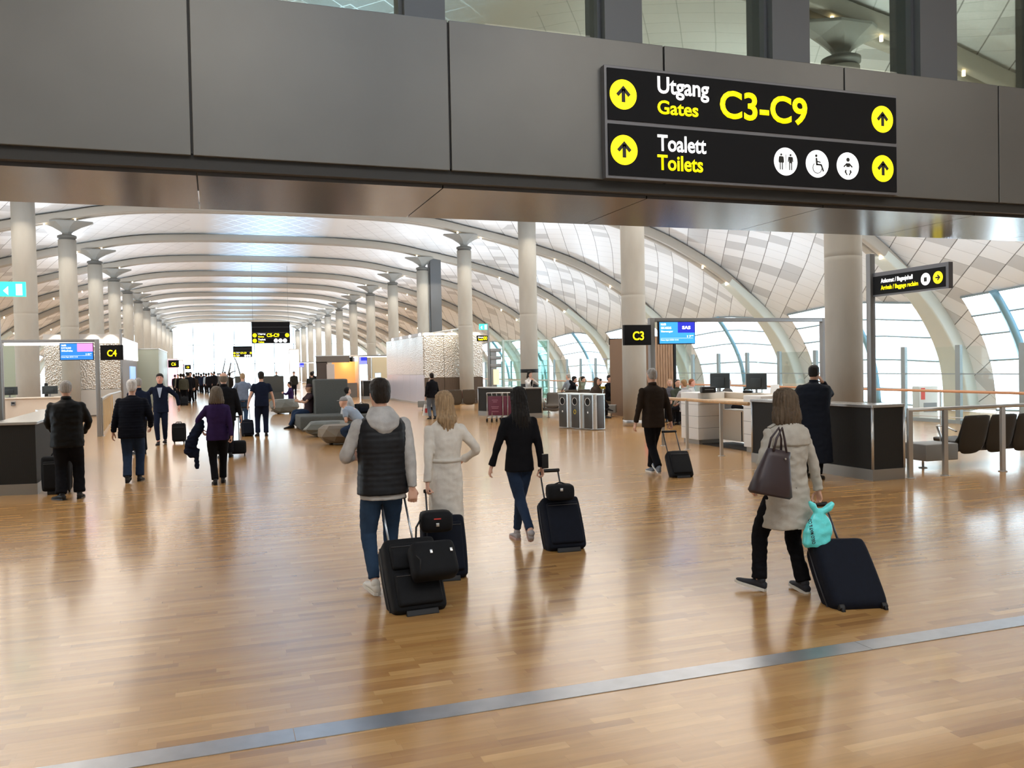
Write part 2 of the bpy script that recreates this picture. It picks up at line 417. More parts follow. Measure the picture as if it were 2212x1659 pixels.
# ribs
SPOT = mat('lit spotlight lens', (1, .8, .55), .4, emit=14)
def make_rib():
    r = bpy.data.objects.new('roof_rib', None); COL.objects.link(r)
    def sweep(mb, y0, y1, d0, d1):
        rings = []
        pts = [(-1, i) for i in range(len(PR)-1, 0, -1)]+[(1, i) for i in range(len(PR))]
        for sd, i in pts:
            p = V(PR[i]); n = NRM[i]
            q = []
            for (yy, dd) in ((y0, d0), (y0+.05, d0-.06) if 0 else (y0, d0), (y1, d0), (y1, d1), (y0, d1)):
                w = p+n*dd; q.append(V((XC+sd*w.x, yy, w.y)))
            rings.append([q[0], q[2], q[3], q[4]])
        mb.rings(rings)
    mb = MB(); sweep(mb, -.33, -.08, 0, .36); mb.build('beam', RIB, r, bevel=.05)
    mb = MB(); sweep(mb, .08, .33, 0, .36); mb.build('beam', RIB, r, bevel=.05)
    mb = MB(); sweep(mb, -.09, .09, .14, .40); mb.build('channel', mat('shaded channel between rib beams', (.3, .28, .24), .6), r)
    # wide foot below the roof
    for sd in (-1, 1):
        mb = MB(); rings = []
        for i in range(len(PR)-20, len(PR)):
            p = V(PR[i]); n = NRM[i]; t = (i-(len(PR)-20))/19; w = .33+.25*t*t
            rings.append([V((XC+sd*(p+n*dd).x, yy, (p+n*dd).y)) for yy, dd in ((-w, -.02), (w, -.02), (w, .3+.4*t), (-w, .3+.4*t))])
        mb.rings(rings)
        mb.build('foot', mat('white rib foot', (.62, .67, .63), .5), r, bevel=.06)
    for sd, i in [(s, i) for s in (-1, 1) for i in (19, 22, 28, 31, 38, 41)]:
        p = V(PR[i])-NRM[i]*.05; mb = MB(); c = V((XC+sd*p.x, -.2, p.y))
        mb.cyl((c.x, c.y), .035, c.z-.07, c.z+.04, 10); mb.build('spotlight', SPOT, r)
    return r
proto = make_rib()
def ordw(k): return ['first', 'second', 'third', 'fourth', 'fifth', 'sixth', 'seventh', 'eighth', 'ninth', 'tenth', 'eleventh', 'twelfth'][k]
for k in range(NB):
    r = proto if k == 0 else copy_tree(proto); r.location = (0, Y0+k*BAY, 0)
    if k < 8:
        tag(r, 'cream twin roof rib arching across the hall, %s from the entrance portal' % ordw(k), 'roof rib', 'roof ribs of the vault')
    else: tag(r, 'small distant cream roof rib toward the bright end of the hall', 'roof rib', 'far roof ribs')
    if k > 9:
        for c in [c for c in r.children if c.name.startswith('spotlight')]: bpy.data.objects.remove(c)
# columns
CAPM = mat('pale capital steel', (.27, .27, .25), .5); COLLAR = mat('dark collar', (.12, .12, .11), .5)
def make_column():
    r = bpy.data.objects.new('concrete_column', None); COL.objects.link(r)
    m = MB(); m.lathe([(.355, 0.06), (.355, 2), (.355, 3.8), (.355, 3.88), (.352, 3.885), (.352, 3.9), (.355, 3.905), (.355, 3.99), (.355, 6), (.355, 7.62)], 40); m.build('shaft', CONC, r)
    m = MB(); m.lathe([(.372, 0), (.372, .17), (.36, .18)], 40); m.build('base_ring', STEEL, r)
    m = MB(); m.lathe([(.33, 7.62), (.33, 7.7), (.375, 7.71), (.375, 7.8), (.30, 7.83)], 40); m.build('collar', COLLAR, r)
    m = MB()
    rings = []
    for hx, hy, z in ((.24, .2, 7.8), (.17, .15, 7.9), (.24, .2, 7.98), (.55, .34, 8.17), (1.02, .46, 8.36), (1.04, .46, 8.42)):
        rings.append([(hx, -hy*.25, z), (hx, hy*.25, z), (hx*.35, hy, z), (-hx*.35, hy, z), (-hx, hy*.25, z), (-hx, -hy*.25, z), (-hx*.35, -hy, z), (hx*.35, -hy, z)])
    m.rings(rings, smooth=False); m.build('capital', CAPM, r, bevel=.015)
    return r
cp = make_column(); first = True
for row, x, ks, side in (('right', 11.86, range(0, NB), 1), ('left', -5.82, range(2, NB), -1)):
    for k in ks:
        c = cp if first else copy_tree(cp); first = False
        c.location = (x, Y0+k*BAY, 0)
        n = k-(0 if row == 'right' else 2)
        if n < 8: tag(c, 'round concrete column, %s from the front in the %s-hand row' % (ordw(n), row), 'column', row+' row of concrete columns')
        else: tag(c, 'small distant concrete column near the end of the %s-hand row' % row, 'column', 'far columns of the %s row' % row)
        if row == 'right' and k == 2:
            c['label'] = 'round concrete column with two black bands, third from the front in the right-hand row'
            for z0, z1 in ((1.0, 1.14), (1.58, 1.72)):
                m = MB(); m.lathe([(.358, z0), (.36, z0+.005), (.36, z1-.005), (.358, z1)], 40); m.build('band', BLACK, c)
# end wall: mostly glass
e = tag(bpy.data.objects.new('window_61', None), 'bright end window closing the hall', 'window', kind='structure'); COL.objects.link(e)
m = MB(); m.box(-18.5, 24.5, YEND, YEND+.02, 0, 9.4); m.build('pane', PANE, e)
m = MB()
for i in range(-6, 10): m.box(XC+i*3-.05, XC+i*3+.05, YEND-.1, YEND, 0, 9.2)
for z in (3, 6): m.box(-18, 24, YEND-.1, YEND, z-.04, z+.04)
m.build('frame', FRAME, e)
# ================================================================ signs
SBLK = mat('black sign face', (.007, .007, .008), .6, spec=.15)
SFR = mat('grey sign frame', (.16, .16, .17), .4, .5)
YEL = mat('lit yellow sign', (1, .83, .0), .5, emit=1.15)
WHT = mat('lit white sign', (1, 1, 1), .5, emit=1.1)
INK = mat('sign symbol black', (.01, .01, .008), .5)
def flat(name, polys, m, parent, T, label=None, th=.004):
    """thin raised shapes on a sign; polys in sign coordinates (x right, z up), T maps to the parent"""
    mb = MB(); mb.T = T
    for p in polys: mb.prism([(a, b) for a, b in p], -th, 0, 'y')
    return mb.build(name, m, parent, label)
def disc(cx, cz, r, n=36): return [(cx+r*math.cos(2*PI*i/n), cz+r*math.sin(2*PI*i/n)) for i in range(n)]
def arrow(cx, cz, r, ang=0):
    w = r*.15; P = [[(-w, -.6*r), (w, -.6*r), (w, .42*r), (-w, .42*r)],
                    [(0, .68*r), (-.62*r, .02*r), (-.44*r, -.12*r), (0, .34*r), (.44*r, -.12*r), (.62*r, .02*r)]]
    c, s = math.cos(ang), math.sin(ang)
    P[1] = [(0, .68*r), (-.62*r, .02*r), (-.42*r, -.17*r), (0, .30*r)]; P.append([(0, .68*r), (0, .30*r), (.42*r, -.17*r), (.62*r, .02*r)])
    return [[(cx+x*c-z*s, cz+x*s+z*c) for x, z in p] for p in P]
def rotm(yaw, loc=(0, 0, 0)): return Matrix.Translation(V(loc)) @ Matrix.Rotation(yaw, 4, 'Z')

YS_ = YF-.09
def S(x, y):
    p = PY(x, y, YS_); return (p.x, p.z)
x0, x1 = S(1312, 262)[0], S(1938, 313)[0]
zt = (S(1312, 143)[1]+S(1938, 210)[1])/2; zb_ = (S(1312, 383)[1]+S(1938, 414)[1])/2; zm = (zt+zb_)/2
sg = thing('direction_sign', 'large two-row black and yellow hanging sign reading Utgang Gates C3-C9 and Toalett Toilets', 'sign', ((x0+x1)/2, YS_, zb_))
T = Matrix.Translation(V((-(x0+x1)/2, 0, -zb_)))
m = MB(); m.T = T; m.box(x0-.02, x1+.01, .012, .088, zb_-.02, zt+.02); m.build('frame', SFR, sg, bevel=.005)
for nm, a, b in (('upper_panel', zm+.02, zt-.01), ('lower_panel', zb_+.01, zm-.02)):
    m = MB(); m.T = T; m.box(x0+.008, x1-.01, .0, .02, a, b); m.build(nm, SBLK, sg)
zu, zl = (zm+.02+zt-.01)/2, (zb_+zm-.01)/2
w_ = x1-x0
Rr = .143
xa, xb = x0+.172, x1-.20
for nm, x, z in (('arrow_disc', xa, zu), ('arrow_disc', xb, zu), ('arrow_disc', xa, zl), ('arrow_disc', xb, zl)):
    d = flat(nm, [disc(x, z, Rr)], YEL, sg, T); flat('arrow', arrow(x, z, Rr*.86), INK, d, T @ Matrix.Translation(V((0, -.004, 0))))
def X_(px, py=330): return S(px, py)[0]
ex, ez = V((1, 0, 0)), V((0, 0, 1))
def sgtext(name, t, m, x0_, x1_, z0_, h, bold=.018):
    text(name, t, m, sg, T @ V((x0_, 0, z0_)), ex, ez, x1_-x0_, h, bold, .002)
hU = zt-zm
sgtext('lettering', 'Utgang', WHT, X_(1420, 190), X_(1531, 195), zu-.005, .215)
sgtext('lettering', 'Gates', YEL, X_(1420, 235), X_(1508, 240), zu-.155, .135)
sgtext('lettering', 'C3-C9', YEL, X_(1555, 235), X_(1743, 235), zu-.145, .285, .022)
sgtext('lettering', 'Toalett', WHT, X_(1420, 310), X_(1525, 315), zl+.015, .16)
sgtext('lettering', 'Toilets', YEL, X_(1420, 355), X_(1518, 355), zl-.17, .15)
T2 = T @ Matrix.Translation(V((0, -.004, 0)))
for i, px in enumerate((1697, 1765, 1831)):
    cx = X_(px, 350); d = flat('pictogram', [disc(cx, zl, .143)], WHT, sg, T); q = .143
    P = []
    if i == 0:
        for sx, wom in ((-.4, 1), (.4, 0)):
            c = cx+sx*q
            P.append(disc(c, zl+.48*q, .08*q, 14))
            P.append([(c-.13*q, zl+.36*q), (c+.13*q, zl+.36*q), (c+(.22 if wom else .13)*q, zl-.1*q), (c-(.22 if wom else .13)*q, zl-.1*q)][::-1])
            for s in (-1, 1):
                P.append([(c+s*.09*q-.035*q, zl-.6*q), (c+s*.09*q+.035*q, zl-.6*q), (c+s*.09*q+.035*q, zl-.08*q), (c+s*.09*q-.035*q, zl-.08*q)])
                P.append([(c+s*.2*q-.03*q, zl-.02*q), (c+s*.2*q+.03*q, zl-.02*q), (c+s*.16*q+.03*q, zl+.34*q), (c+s*.16*q-.03*q, zl+.34*q)])
        P.append([(cx-.012*q, zl-.55*q), (cx+.012*q, zl-.55*q), (cx+.012*q, zl+.5*q), (cx-.012*q, zl+.5*q)])
    elif i == 1:
        P.append(disc(cx-.1*q, zl+.58*q, .1*q, 14))
        P += [[(cx-.16*q, zl+.42*q), (cx-.02*q, zl+.42*q), (cx+.02*q, zl-.08*q), (cx-.12*q, zl-.08*q)],
              [(cx-.12*q, zl-.12*q), (cx+.34*q, zl-.12*q), (cx+.34*q, zl+.0*q), (cx-.12*q, zl+.0*q)],
              [(cx+.26*q, zl-.05*q), (cx+.38*q, zl-.02*q), (cx+.58*q, zl-.5*q), (cx+.48*q, zl-.56*q)],
              [(cx-.05*q, zl+.22*q), (cx+.28*q, zl+.16*q), (cx+.28*q, zl+.08*q), (cx-.05*q, zl+.13*q)]]
        for a in range(9):
            t0, t1 = [math.radians(130+a*25+k*25) for k in (0, 1)]; r0, r1 = .42*q, .37*q; zc = zl-.3*q; xc = cx-.02*q
            P.append([(xc+r0*math.cos(t0), zc+r0*math.sin(t0)), (xc+r0*math.cos(t1), zc+r0*math.sin(t1)), (xc+r1*math.cos(t1), zc+r1*math.sin(t1)), (xc+r1*math.cos(t0), zc+r1*math.sin(t0))])
    else:
        P.append(disc(cx, zl+.46*q, .15*q, 18))
        P += [[(cx-.17*q, zl+.2*q), (cx+.17*q, zl+.2*q), (cx+.15*q, zl-.08*q), (cx-.15*q, zl-.08*q)]]
        for s in (-1, 1):
            P.append([(cx+s*.14*q, zl+.2*q), (cx+s*.42*q, zl-.04*q), (cx+s*.36*q, zl-.12*q), (cx+s*.12*q, zl+.08*q)])
            P.append([(cx+s*.26*q, zl-.3*q), (cx+s*.14*q, zl-.3*q), (cx+s*.2*q, zl-.5*q), (cx+s*.32*q, zl-.5*q)])
            P.append([(cx+s*.3*q, zl-.46*q), (cx+s*.2*q, zl-.42*q), (cx+s*.06*q, zl-.66*q), (cx+s*.12*q, zl-.7*q)])
    flat('symbol', P, INK, d, T2)

def wires(parent, xs, z0, z1):
    for x in xs:
        m = MB(); m.cyl((x, 0), .008, z0, z1, 6); m.build('suspension_wire', STEELD, parent)
def gate_hang(Y, xa, xb, za, zb2, txt, label):
    s = thing('hanging_sign', label, 'sign', ((xa+xb)/2, Y, za)); w = (xb-xa)/2; h = zb2-za
    m = MB(); m.box(-w, w, 0, .12, 0, h); m.build('housing', SBLK, s)
    m = MB()
    for i in (1, 2, 3): m.box(-w, w, -.006, 0, h*i/4-.008, h*i/4+.008)
    m.build('divider', SFR, s)
    q = h/4
    for z, col, L1, L2 in ((1.5*q, YEL, 'Utgang', 'Gates'), (.5*q, YEL, 'Toalett', 'Toilets')):
        flat('arrow_disc', [disc(-w+.2, z, .14)], YEL, s, Matrix.Identity(4))
        text('lettering', L1, WHT, s, (-w+.42, 0, z+.02), ex, ez, .5, .13, .03); text('lettering', L2, YEL, s, (-w+.42, 0, z-.15), ex, ez, .4, .12, .03)
    flat('arrow_disc', [disc(w-.2, 1.5*q, .14)], YEL, s, Matrix.Identity(4))
    text('lettering', txt, YEL, s, (-w+1.0, 0, 1.5*q-.13), ex, ez, .86, .26, .04)
    for i in range(3): flat('pictogram', [disc(w-.35-.31*(i), .5*q, .14)], WHT, s, Matrix.Identity(4))
    wires(s, (-w+.1, w-.1), h, 9.2-za)
gate_hang(62, 2.51, 5.1, 3.77, 5.28, 'C5-C9', 'black hanging sign reading C5-C9 on wires, nearer of the two over the walkway')
gate_hang(130, 2.61, 5.27, 3.89, 5.48, 'C7-C9', 'black hanging sign reading C7-C9, the farther and smaller one')

# ---------------------------------------------------------------- gates: portal frame, number sign, flight screen
SCB = mat('blue screen', (.02, .16, .55), .3, emit=.9, ecol=(.02, .2, .62)); SCL = mat('light blue screen', (.05, .3, .75), .3, emit=1, ecol=(.04, .33, .85))
SCD = mat('deep blue screen corner', (.02, .03, .5), .3, emit=.9); SCM = mat('magenta screen corner', (.9, .2, .6), .3, emit=1, ecol=(.95, .25, .7))
PUR = mat('violet blue screen', (.2, .2, .7), .3, emit=1, ecol=(.22, .25, .75))
def number_sign(txt, loc, w, h, label):
    s = thing('gate_number_sign', label, 'sign', loc)
    m = MB(); m.rbox(0, w, 0, .1, 0, h, .006); m.build('housing', SBLK, s)
    text('lettering', txt, YEL, s, (w*.3, 0, h*.24), ex, ez, w*.42, h*.44, .02); return s
def screen(loc, w, h, label, bg, corner, lines, temp, logo=None, rot=0):
    s = thing('flight_screen', label, 'screen', loc, rot)
    m = MB(); m.rbox(-.02, w+.02, .0, .07, -.02, h+.02, .008); m.build('housing', BLACK, s)
    m = MB(); m.box(0, w, -.004, 0, 0, h); m.build('display', bg, s)
    m = MB(); m.box(w*.52, w, -.006, -.003, h*.5, h); m.build('display_corner', corner, s)
    for i, t in enumerate(lines): text('lettering', t, WHT, s, (w*.04, -.004, h*(.84-i*.17)), ex, ez, w*(.14+.1*min(i, 1)+.05*i), h*.11, .02, .001)
    if temp:
        text('lettering', temp, WHT, s, (w*.78, -.004, h*.28), ex, ez, w*.18, h*.1, .02, .001)
        text('lettering', 'Neste flight 04/30 17:10', WHT, s, (w*.03, -.004, h*.12), ex, ez, w*.5, h*.07, .01, .001)
        m = MB(); m.box(w*.03, w*.95, -.006, -.003, h*.235, h*.245); m.build('rule', WHT, s)
    if logo: text('lettering', logo, WHT, s, (w*.64, -.006, h*.66), ex, ez, w*.24, h*.16, .04, .001)
    return s
def portal(loc, w, h, label, posts=(0, 1), light=False):
    s = thing('gate_portal', label, 'portal frame', loc)
    for i in posts:
        m = MB(); m.rbox(-.06+i*w, .06+i*w, 0, .12, 0, h, .006); m.build('post', STEELD, s)
    m = MB(); m.rbox(.06, w-.06, 0, .12, h-.09, h, .005); m.build('crossbar', STEELD, s)
    if light:
        m = MB(); m.box(.1, w-.12, .02, .1, h-.17, h-.092); m.build('light_bar', mat('white light bar', (1, .95, .85), .5, emit=3), s)
    return s
portal((9.33, 17.08, 0), 4.7, 2.88, 'dark steel portal frame of gate C3 behind the sign', light=False)
number_sign('C3', (8.59, 17.0, 2.27), .66, .45, 'black sign with yellow C3 beside the steel gate post')
screen((9.46, 17.0, 2.30), .9, .48, 'flight screen on the C3 frame showing a blue page with an airline logo', SCL, SCD, ['16:00', 'SK4035', 'Stavanger'], '17°', 'SAS')
portal((-5.8, 27.97, 0), 2.52, 2.9, 'steel portal frame with white light bar at gate C4', light=True)
number_sign('C4', (-3.19, 27.97, 2.27), .62, .45, 'black sign with yellow C4 on the left side')
screen((-4.24, 27.9, 2.30), .86, .47, 'flight screen at gate C4, blue with a magenta corner', SCB, SCM, ['16:00', 'DY630', 'Molde'], '10°')
for Y, x, side, t in ((62, 8.77, 1, 'C5'), (107, 8.63, 1, 'C7'), (62, -2.94, -1, 'C6'), (107, -3.28, -1, 'C8')):
    number_sign(t, (x, Y, 2.2), .68, .5, 'small distant black sign with yellow %s' % t)
    sx = x+.8 if side == 1 else x-1.05
    screen((sx, Y, 2.2), .92, .5, 'small distant flight screen beside the %s sign' % t, PUR if side == 1 else SCB, SCD if side == 1 else SCM, ['16:00', 'Flight'], None)
    portal((x+.68 if side == 1 else x-4.1, Y+.15, 0), 4, 2.85, 'distant thin portal frame of gate %s' % t, light=(side == 1))
# exit signs on poles
GRN = mat('lit green exit sign', (.05, .75, .55), .4, emit=1.0, ecol=(.05, .8, .6))
def exit_sign(loc, h, label, w, d=-1, second=None):
    s = thing('exit_sign', label, 'exit sign', loc)
    m = MB(); m.rbox(-.04, .04, 0, .08, 0, h, .004); m.build('pole', STEELD, s)
    a, b = sorted((.04*d, d*(w+.04)))
    m = MB(); m.box(a, b, .01, .07, h-.3, h-.04); m.build('panel', GRN, s)
    c = (a+b)/2
    flat('pictogram', [[(c-.14, h-.2), (c-.06, h-.12), (c-.06, h-.28)], [(c+.06, h-.28), (c+.16, h-.28), (c+.16, h-.08), (c+.06, h-.08)]], WHT, s, Matrix.Translation(V((0, .01, 0))))
    if second:
        a -= .12
        m = MB(); m.box(a, b, .01, .07, h-.82, h-.56); m.build('lower_panel', SBLK, s)
        text('lettering', second, YEL, s, (a+.04, .008, h-.78), ex, ez, (b-a)*.5, .09); text('lettering', 'Ankomst', WHT, s, (a+.04, .008, h-.67), ex, ez, (b-a)*.5, .07)
        text('lettering', '00', YEL, s, (b-.2, .008, h-.77), ex, ez, .17, .17)
    return s
exit_sign((-3.6, 17.2, 0), 3.57, 'green exit sign on a thin post at the left edge', .42, 1)
exit_sign((11.75, 36.8, 0), 3.82, 'green exit sign above a small black sign on a post beside the metal pavilion', .38, -1, 'Transfer')
# arrivals sign
rz = math.atan2(-1.72, -.055)
sg2 = thing('arrivals_sign', 'black arrivals and baggage reclaim sign on a tall post behind the dark counter', 'sign', (11.07, 12.25, 0))
m = MB(); m.rbox(-.055, .055, -.055, .055, 0, 3.73, .01); m.build('post', STEELD, sg2)
Ta = Matrix.Rotation(-PI/2-.03, 4, 'Z')
m = MB(); m.T = Ta; m.box(.05, 1.76, 0, .09, 2.96, 3.38); m.build('frame', SFR, sg2, bevel=.006)
m = MB(); m.T = Ta; m.box(.07, 1.7, -.006, .0, 2.99, 3.31); m.build('panel', SBLK, sg2)
eA = (Ta.to_3x3() @ V((1, 0, 0)))
def at2(x, z): return Ta @ V((x, -.006, z))
text('lettering', 'Ankomst / Bagasjehall', WHT, sg2, at2(.27, 3.16), eA, ez, .74, .1, .01)
text('lettering', 'Arrivals / Baggage reclaim', YEL, sg2, at2(.27, 3.04), eA, ez, .86, .1, .01)
flat('pictogram', [disc(1.29, 3.15, .1)], WHT, sg2, Ta @ Matrix.Translation(V((0, -.006, 0))))
flat('symbol', [[(1.26, 3.11), (1.32, 3.11), (1.32, 3.18), (1.26, 3.18)]], INK, sg2, Ta @ Matrix.Translation(V((0, -.011, 0))))
flat('arrow_disc', [disc(1.55, 3.15, .1)], YEL, sg2, Ta @ Matrix.Translation(V((0, -.006, 0))))
flat('arrow', arrow(1.55, 3.15, .08, -PI/2), INK, sg2, Ta @ Matrix.Translation(V((0, -.011, 0))))
s = thing('transfer_sign', 'small black sign with two text lines left of the C3 sign', 'sign', (16.44, 34, 2.7))
m = MB(); m.box(0, .6, 0, .08, 0, .28); m.build('housing', SBLK, s); m = MB(); m.box(.02, .08, .02, .06, -2.7, 0); m.build('post', STEELD, s)
text('lettering', 'Transfer', WHT, s, (.25, 0, .15), ex, ez, .25, .08); text('lettering', 'Departures', YEL, s, (.25, 0, .04), ex, ez, .3, .08)

# ================================================================ counters
def perf_mat():
    m = mat('perforated dark panel', (.035, .034, .032), .6, spec=.2); nt = m.node_tree; N = nt.nodes.new; b = nt.nodes['Principled BSDF']
    tc = N('ShaderNodeTexCoord'); sx = N('ShaderNodeSeparateXYZ'); nt.links.new(tc.outputs['Object'], sx.inputs[0])
    a = math_node(nt, 'SINE', math_node(nt, 'MULTIPLY', math_node(nt, 'ADD', sx.outputs[0], sx.outputs[1]), 260)); c = math_node(nt, 'SINE', math_node(nt, 'MULTIPLY', sx.outputs[2], 260))
    v = math_node(nt, 'GREATER_THAN', math_node(nt, 'MULTIPLY', a, c), .25)
    mx = N('ShaderNodeMix'); mx.data_type = 'RGBA'; nt.links.new(v, mx.inputs[0]); mx.inputs[6].default_value = (.028, .027, .025, 1); mx.inputs[7].default_value = (.006, .006, .006, 1)
    nt.links.new(mx.outputs[2], b.inputs['Base Color']); return m
PERF = perf_mat(); TOPM = mat('pale steel counter top', (.42, .42, .41), .25, .6); PLINTH = mat('brushed plinth', (.3, .29, .27), .4, .7)
def counter(name, label, path, depth, h, loc, close=True):
    """dark perforated panels between steel uprights along an open path; depth is the thickness behind the front"""
    s = thing(name, label, 'counter', loc)
    P = [V((x, y)) for x, y in path]
    nrm = []
    for i in range(len(P)):
        a = P[max(i-1, 0)]; b = P[min(i+1, len(P)-1)]
        def nn(u, v): t = (v-u).normalized(); return V((-t.y, t.x))
        if 0 < i < len(P)-1:
            n1, n2 = nn(P[i-1], P[i]), nn(P[i], P[i+1]); n = (n1+n2)/max(.4, (1+n1.dot(n2)))
        else: n = nn(a, b)
        nrm.append(n)
    def poly(o0, o1): return [tuple(p+n*o0) for p, n in zip(P, nrm)]+[tuple(p+n*o1) for p, n in zip(P[::-1], nrm[::-1])]
    m = MB(); m.prism(poly(-.03, depth), h-.045, h); m.build('worktop', TOPM, s, bevel=.006)
    m = MB(); m.prism(poly(0, depth-.03), .17, h-.045); m.build('body', PERF, s)
    m = MB(); m.prism(poly(-.02, depth-.02), 0, .17); m.build('plinth', PLINTH, s)
    for p, n in zip(P, nrm):
        m = MB(); m.cyl((p.x, p.y), .022, .17, h-.045, 10); m.build('upright', STEEL, s)
    return s
counter('gate_counter', 'angled dark perforated counter with pale top at gate C3, man leaning on it', [(.55+.05, .1-.1), (.0, .0), (-.09, 2.95), (.2, 3.05)][::-1], .45, 1.16, (9.45, 10.45, 0))
counter('gate_counter', 'dark perforated counter with steel edges at the far left', [(-.62, .1), (0, .0), (-.12, 3.9), (-.3, 4.6)][::-1], .6, 1.14, (-3.26, 15.7, 0))
c = thing('brass_screen', 'vertical brass slats beside the left dark counter', 'screen wall', (-3.95, 15.85, 0))
for i in range(6):
    m = MB(); m.box(-i*.09-.03, -i*.09, 0, .04, .17, 1.05); m.build('slat', mat('warm brass slat', (.55, .38, .18), .4, .5), c)
counter('gate_counter', 'dark counter with pale top behind the parked trolleys, woman leaning on it', [(1.0, -.1), (.4, -.0), (-.45, 2.9)][::-1], .5, 1.08, (9.95, 28.3, 0))
counter('gate_counter', 'small distant dark counter at gate C5', [(.8, -.6), (0, 0), (0, .7)][::-1], .5, 1.14, (8.6, 52.5, 0))
# white desks
def drawer_block(s, x0, x1, y0, y1, h, rows=4):
    m = MB(); m.box(x0+.04, x1-.04, y0+.04, y1-.04, 0, .12); m.build('plinth', PLINTH, s)
    m = MB(); m.rbox(x0, x1, y0, y1, .1, h, .012); m.build('cabinet_body', WHITE, s)
    for i in range(1, rows):
        z = .1+(h-.1)*i/rows; m = MB(); m.box(x0-.002, x1+.002, y0-.002, y1+.002, z-.004, z+.004); m.build('drawer_gap', mat('shadow gap grey', (.3, .3, .3), .6), s)
dk = thing('gate_desk', 'white check desk with two drawer blocks at gate C3 behind the wooden handrail', 'desk', (10.3, 15.8, 0))
drawer_block(dk, 0, .7, 1.0, 1.75, 1.17); drawer_block(dk, .0, .7, -1.35, -.75, 1.16)
BEI = mat('beige cabinet front', (.62, .53, .42), .4)
m = MB(); m.rbox(.05, .95, -.8, 1.05, .98, 1.03, .006); m.build('worktop', mat('pale wood worktop', (.72, .6, .45), .35), dk)
m = MB(); m.rbox(.55, 1.0, -.78, 1.02, .1, .78, .006); m.build('cabinet_body', BEI, dk)
m = MB(); m.rbox(.75, 1.05, -1.3, 1.7, 1.03, 1.16, .006); m.build('back_shelf', BEI, dk)
m = MB(); m.box(.53, .552, .1, .11, .12, .76); m.build('door_gap', BLACK, dk)
m = MB(); m.box(.1, .9, -.78, 1.0, 0, .02); m.build('floor_mat', BLACK, dk)
def monitor(loc, rz, w, h, label, backside=True):
    s = thing('monitor', label, 'monitor', loc, rz)
    m = MB(); m.rbox(-w/2, w/2, -.02, .03, .08, .08+h, .008); m.build('screen_housing', mat('monitor back', (.03, .04, .045), .5), s)
    m = MB(); m.rbox(-w*.25, w*.25, -.05, -.015, .12, .05+h*.8, .01); m.build('back_cover', mat('monitor back', (.03, .04, .045), .5), s)
    m = MB(); m.box(-.02, .02, -.01, .02, 0, .1); m.build('neck', STEELD, s)
    m = MB(); m.cyl((0, 0), .1, 0, .012, 20); m.build('foot', STEELD, s)
    return s
monitor((10.98, 16.95, 1.175), -.9, .46, .34, 'dark monitor seen from behind, left one on the C3 desk')
monitor((10.98, 15.55, 1.175), -.9, .44, .34, 'dark monitor seen from behind, right one on the C3 desk')
s = thing('label_printer', 'black box printer on the white C3 desk', 'printer', (10.5, 16.7, 1.17), -.3); m = MB(); m.rbox(-.16, .16, -.12, .12, 0, .14, .03); m.build('housing', BLACK, s); m = MB(); m.box(-.1, .1, -.125, -.118, .07, .085); m.build('slot', STEELD, s)
s = thing('desk_telephone', 'black telephone on the C3 desk between the monitors', 'telephone', (11.15, 16.1, 1.165), -.8); m = MB(); m.rbox(-.1, .1, -.09, .09, 0, .05, .01); m.build('base', BLACK, s); m = MB(); m.tube([(-.09, -.02, .07), (-.05, -.02, .1), (.05, -.02, .1), (.09, -.02, .07)], .02, 8); m.build('handset', BLACK, s)
s = thing('office_chair', 'white moulded chair behind the C3 desk between the two monitors', 'chair', (11.75, 16.2, 0), -1.2)
m = MB(); m.tube([(0, -.03, .45), (0, .22, .5), (0, .27, .8), (0, .27, 1.32)], [.2, .24, .24, .17], 12, flat=(.18, 1)); m.build('shell', WHITE, s)
m = MB(); m.cyl((0, 0), .03, .06, .45, 12); m.build('stem', STEEL, s)
m = MB(); m.lathe([(.26, 0), (.26, .03), (.05, .06)], 20); m.build('base', STEEL, s)
# left desk
dl = thing('gate_desk', 'cream front desk with monitors under the C4 portal', 'desk', (-5.2, 28.5, 0))
m = MB(); m.rbox(-1.1, 1.05, 0, .6, .08, 1.17, .015); m.build('cabinet_body', mat('cream desk front', (.74, .63, .52), .45), dl)
m = MB(); m.rbox(-1.1, 1.05, -.06, .5, 1.17, 1.21, .01); m.build('worktop', mat('pale desk top', (.8, .72, .62), .3), dl)
m = MB(); m.box(-1.0, 1.0, .05, .5, 0, .08); m.build('plinth', PLINTH, dl)
for x, l in ((-5.72, 'left dark monitor on the cream C4 desk'), (-4.66, 'right dark monitor on the cream C4 desk')):
    mo = monitor((x, 28.62, 1.215), 0, .42, .24, l)
s = thing('card_reader', 'small grey device hanging at the corner of the C4 desk', 'device', (-5.6, 28.42, .98)); m = MB(); m.rbox(-.06, .06, 0, .05, 0, .12, .008); m.build('housing', STEELD, s); m = MB(); m.box(-.04, .04, -.004, 0, .05, .1); m.build('display', BLACK, s)
s = thing('loudspeaker_column', 'thin black column device behind the C4 desk monitors', 'device', (-4.86, 29.2, 0)); m = MB(); m.rbox(-.05, .05, 0, .08, 1.1, 1.62, .03); m.build('housing', BLACK, s); m = MB(); m.box(-.02, .02, .02, .06, 0, 1.1); m.build('stand', BLACK, s)

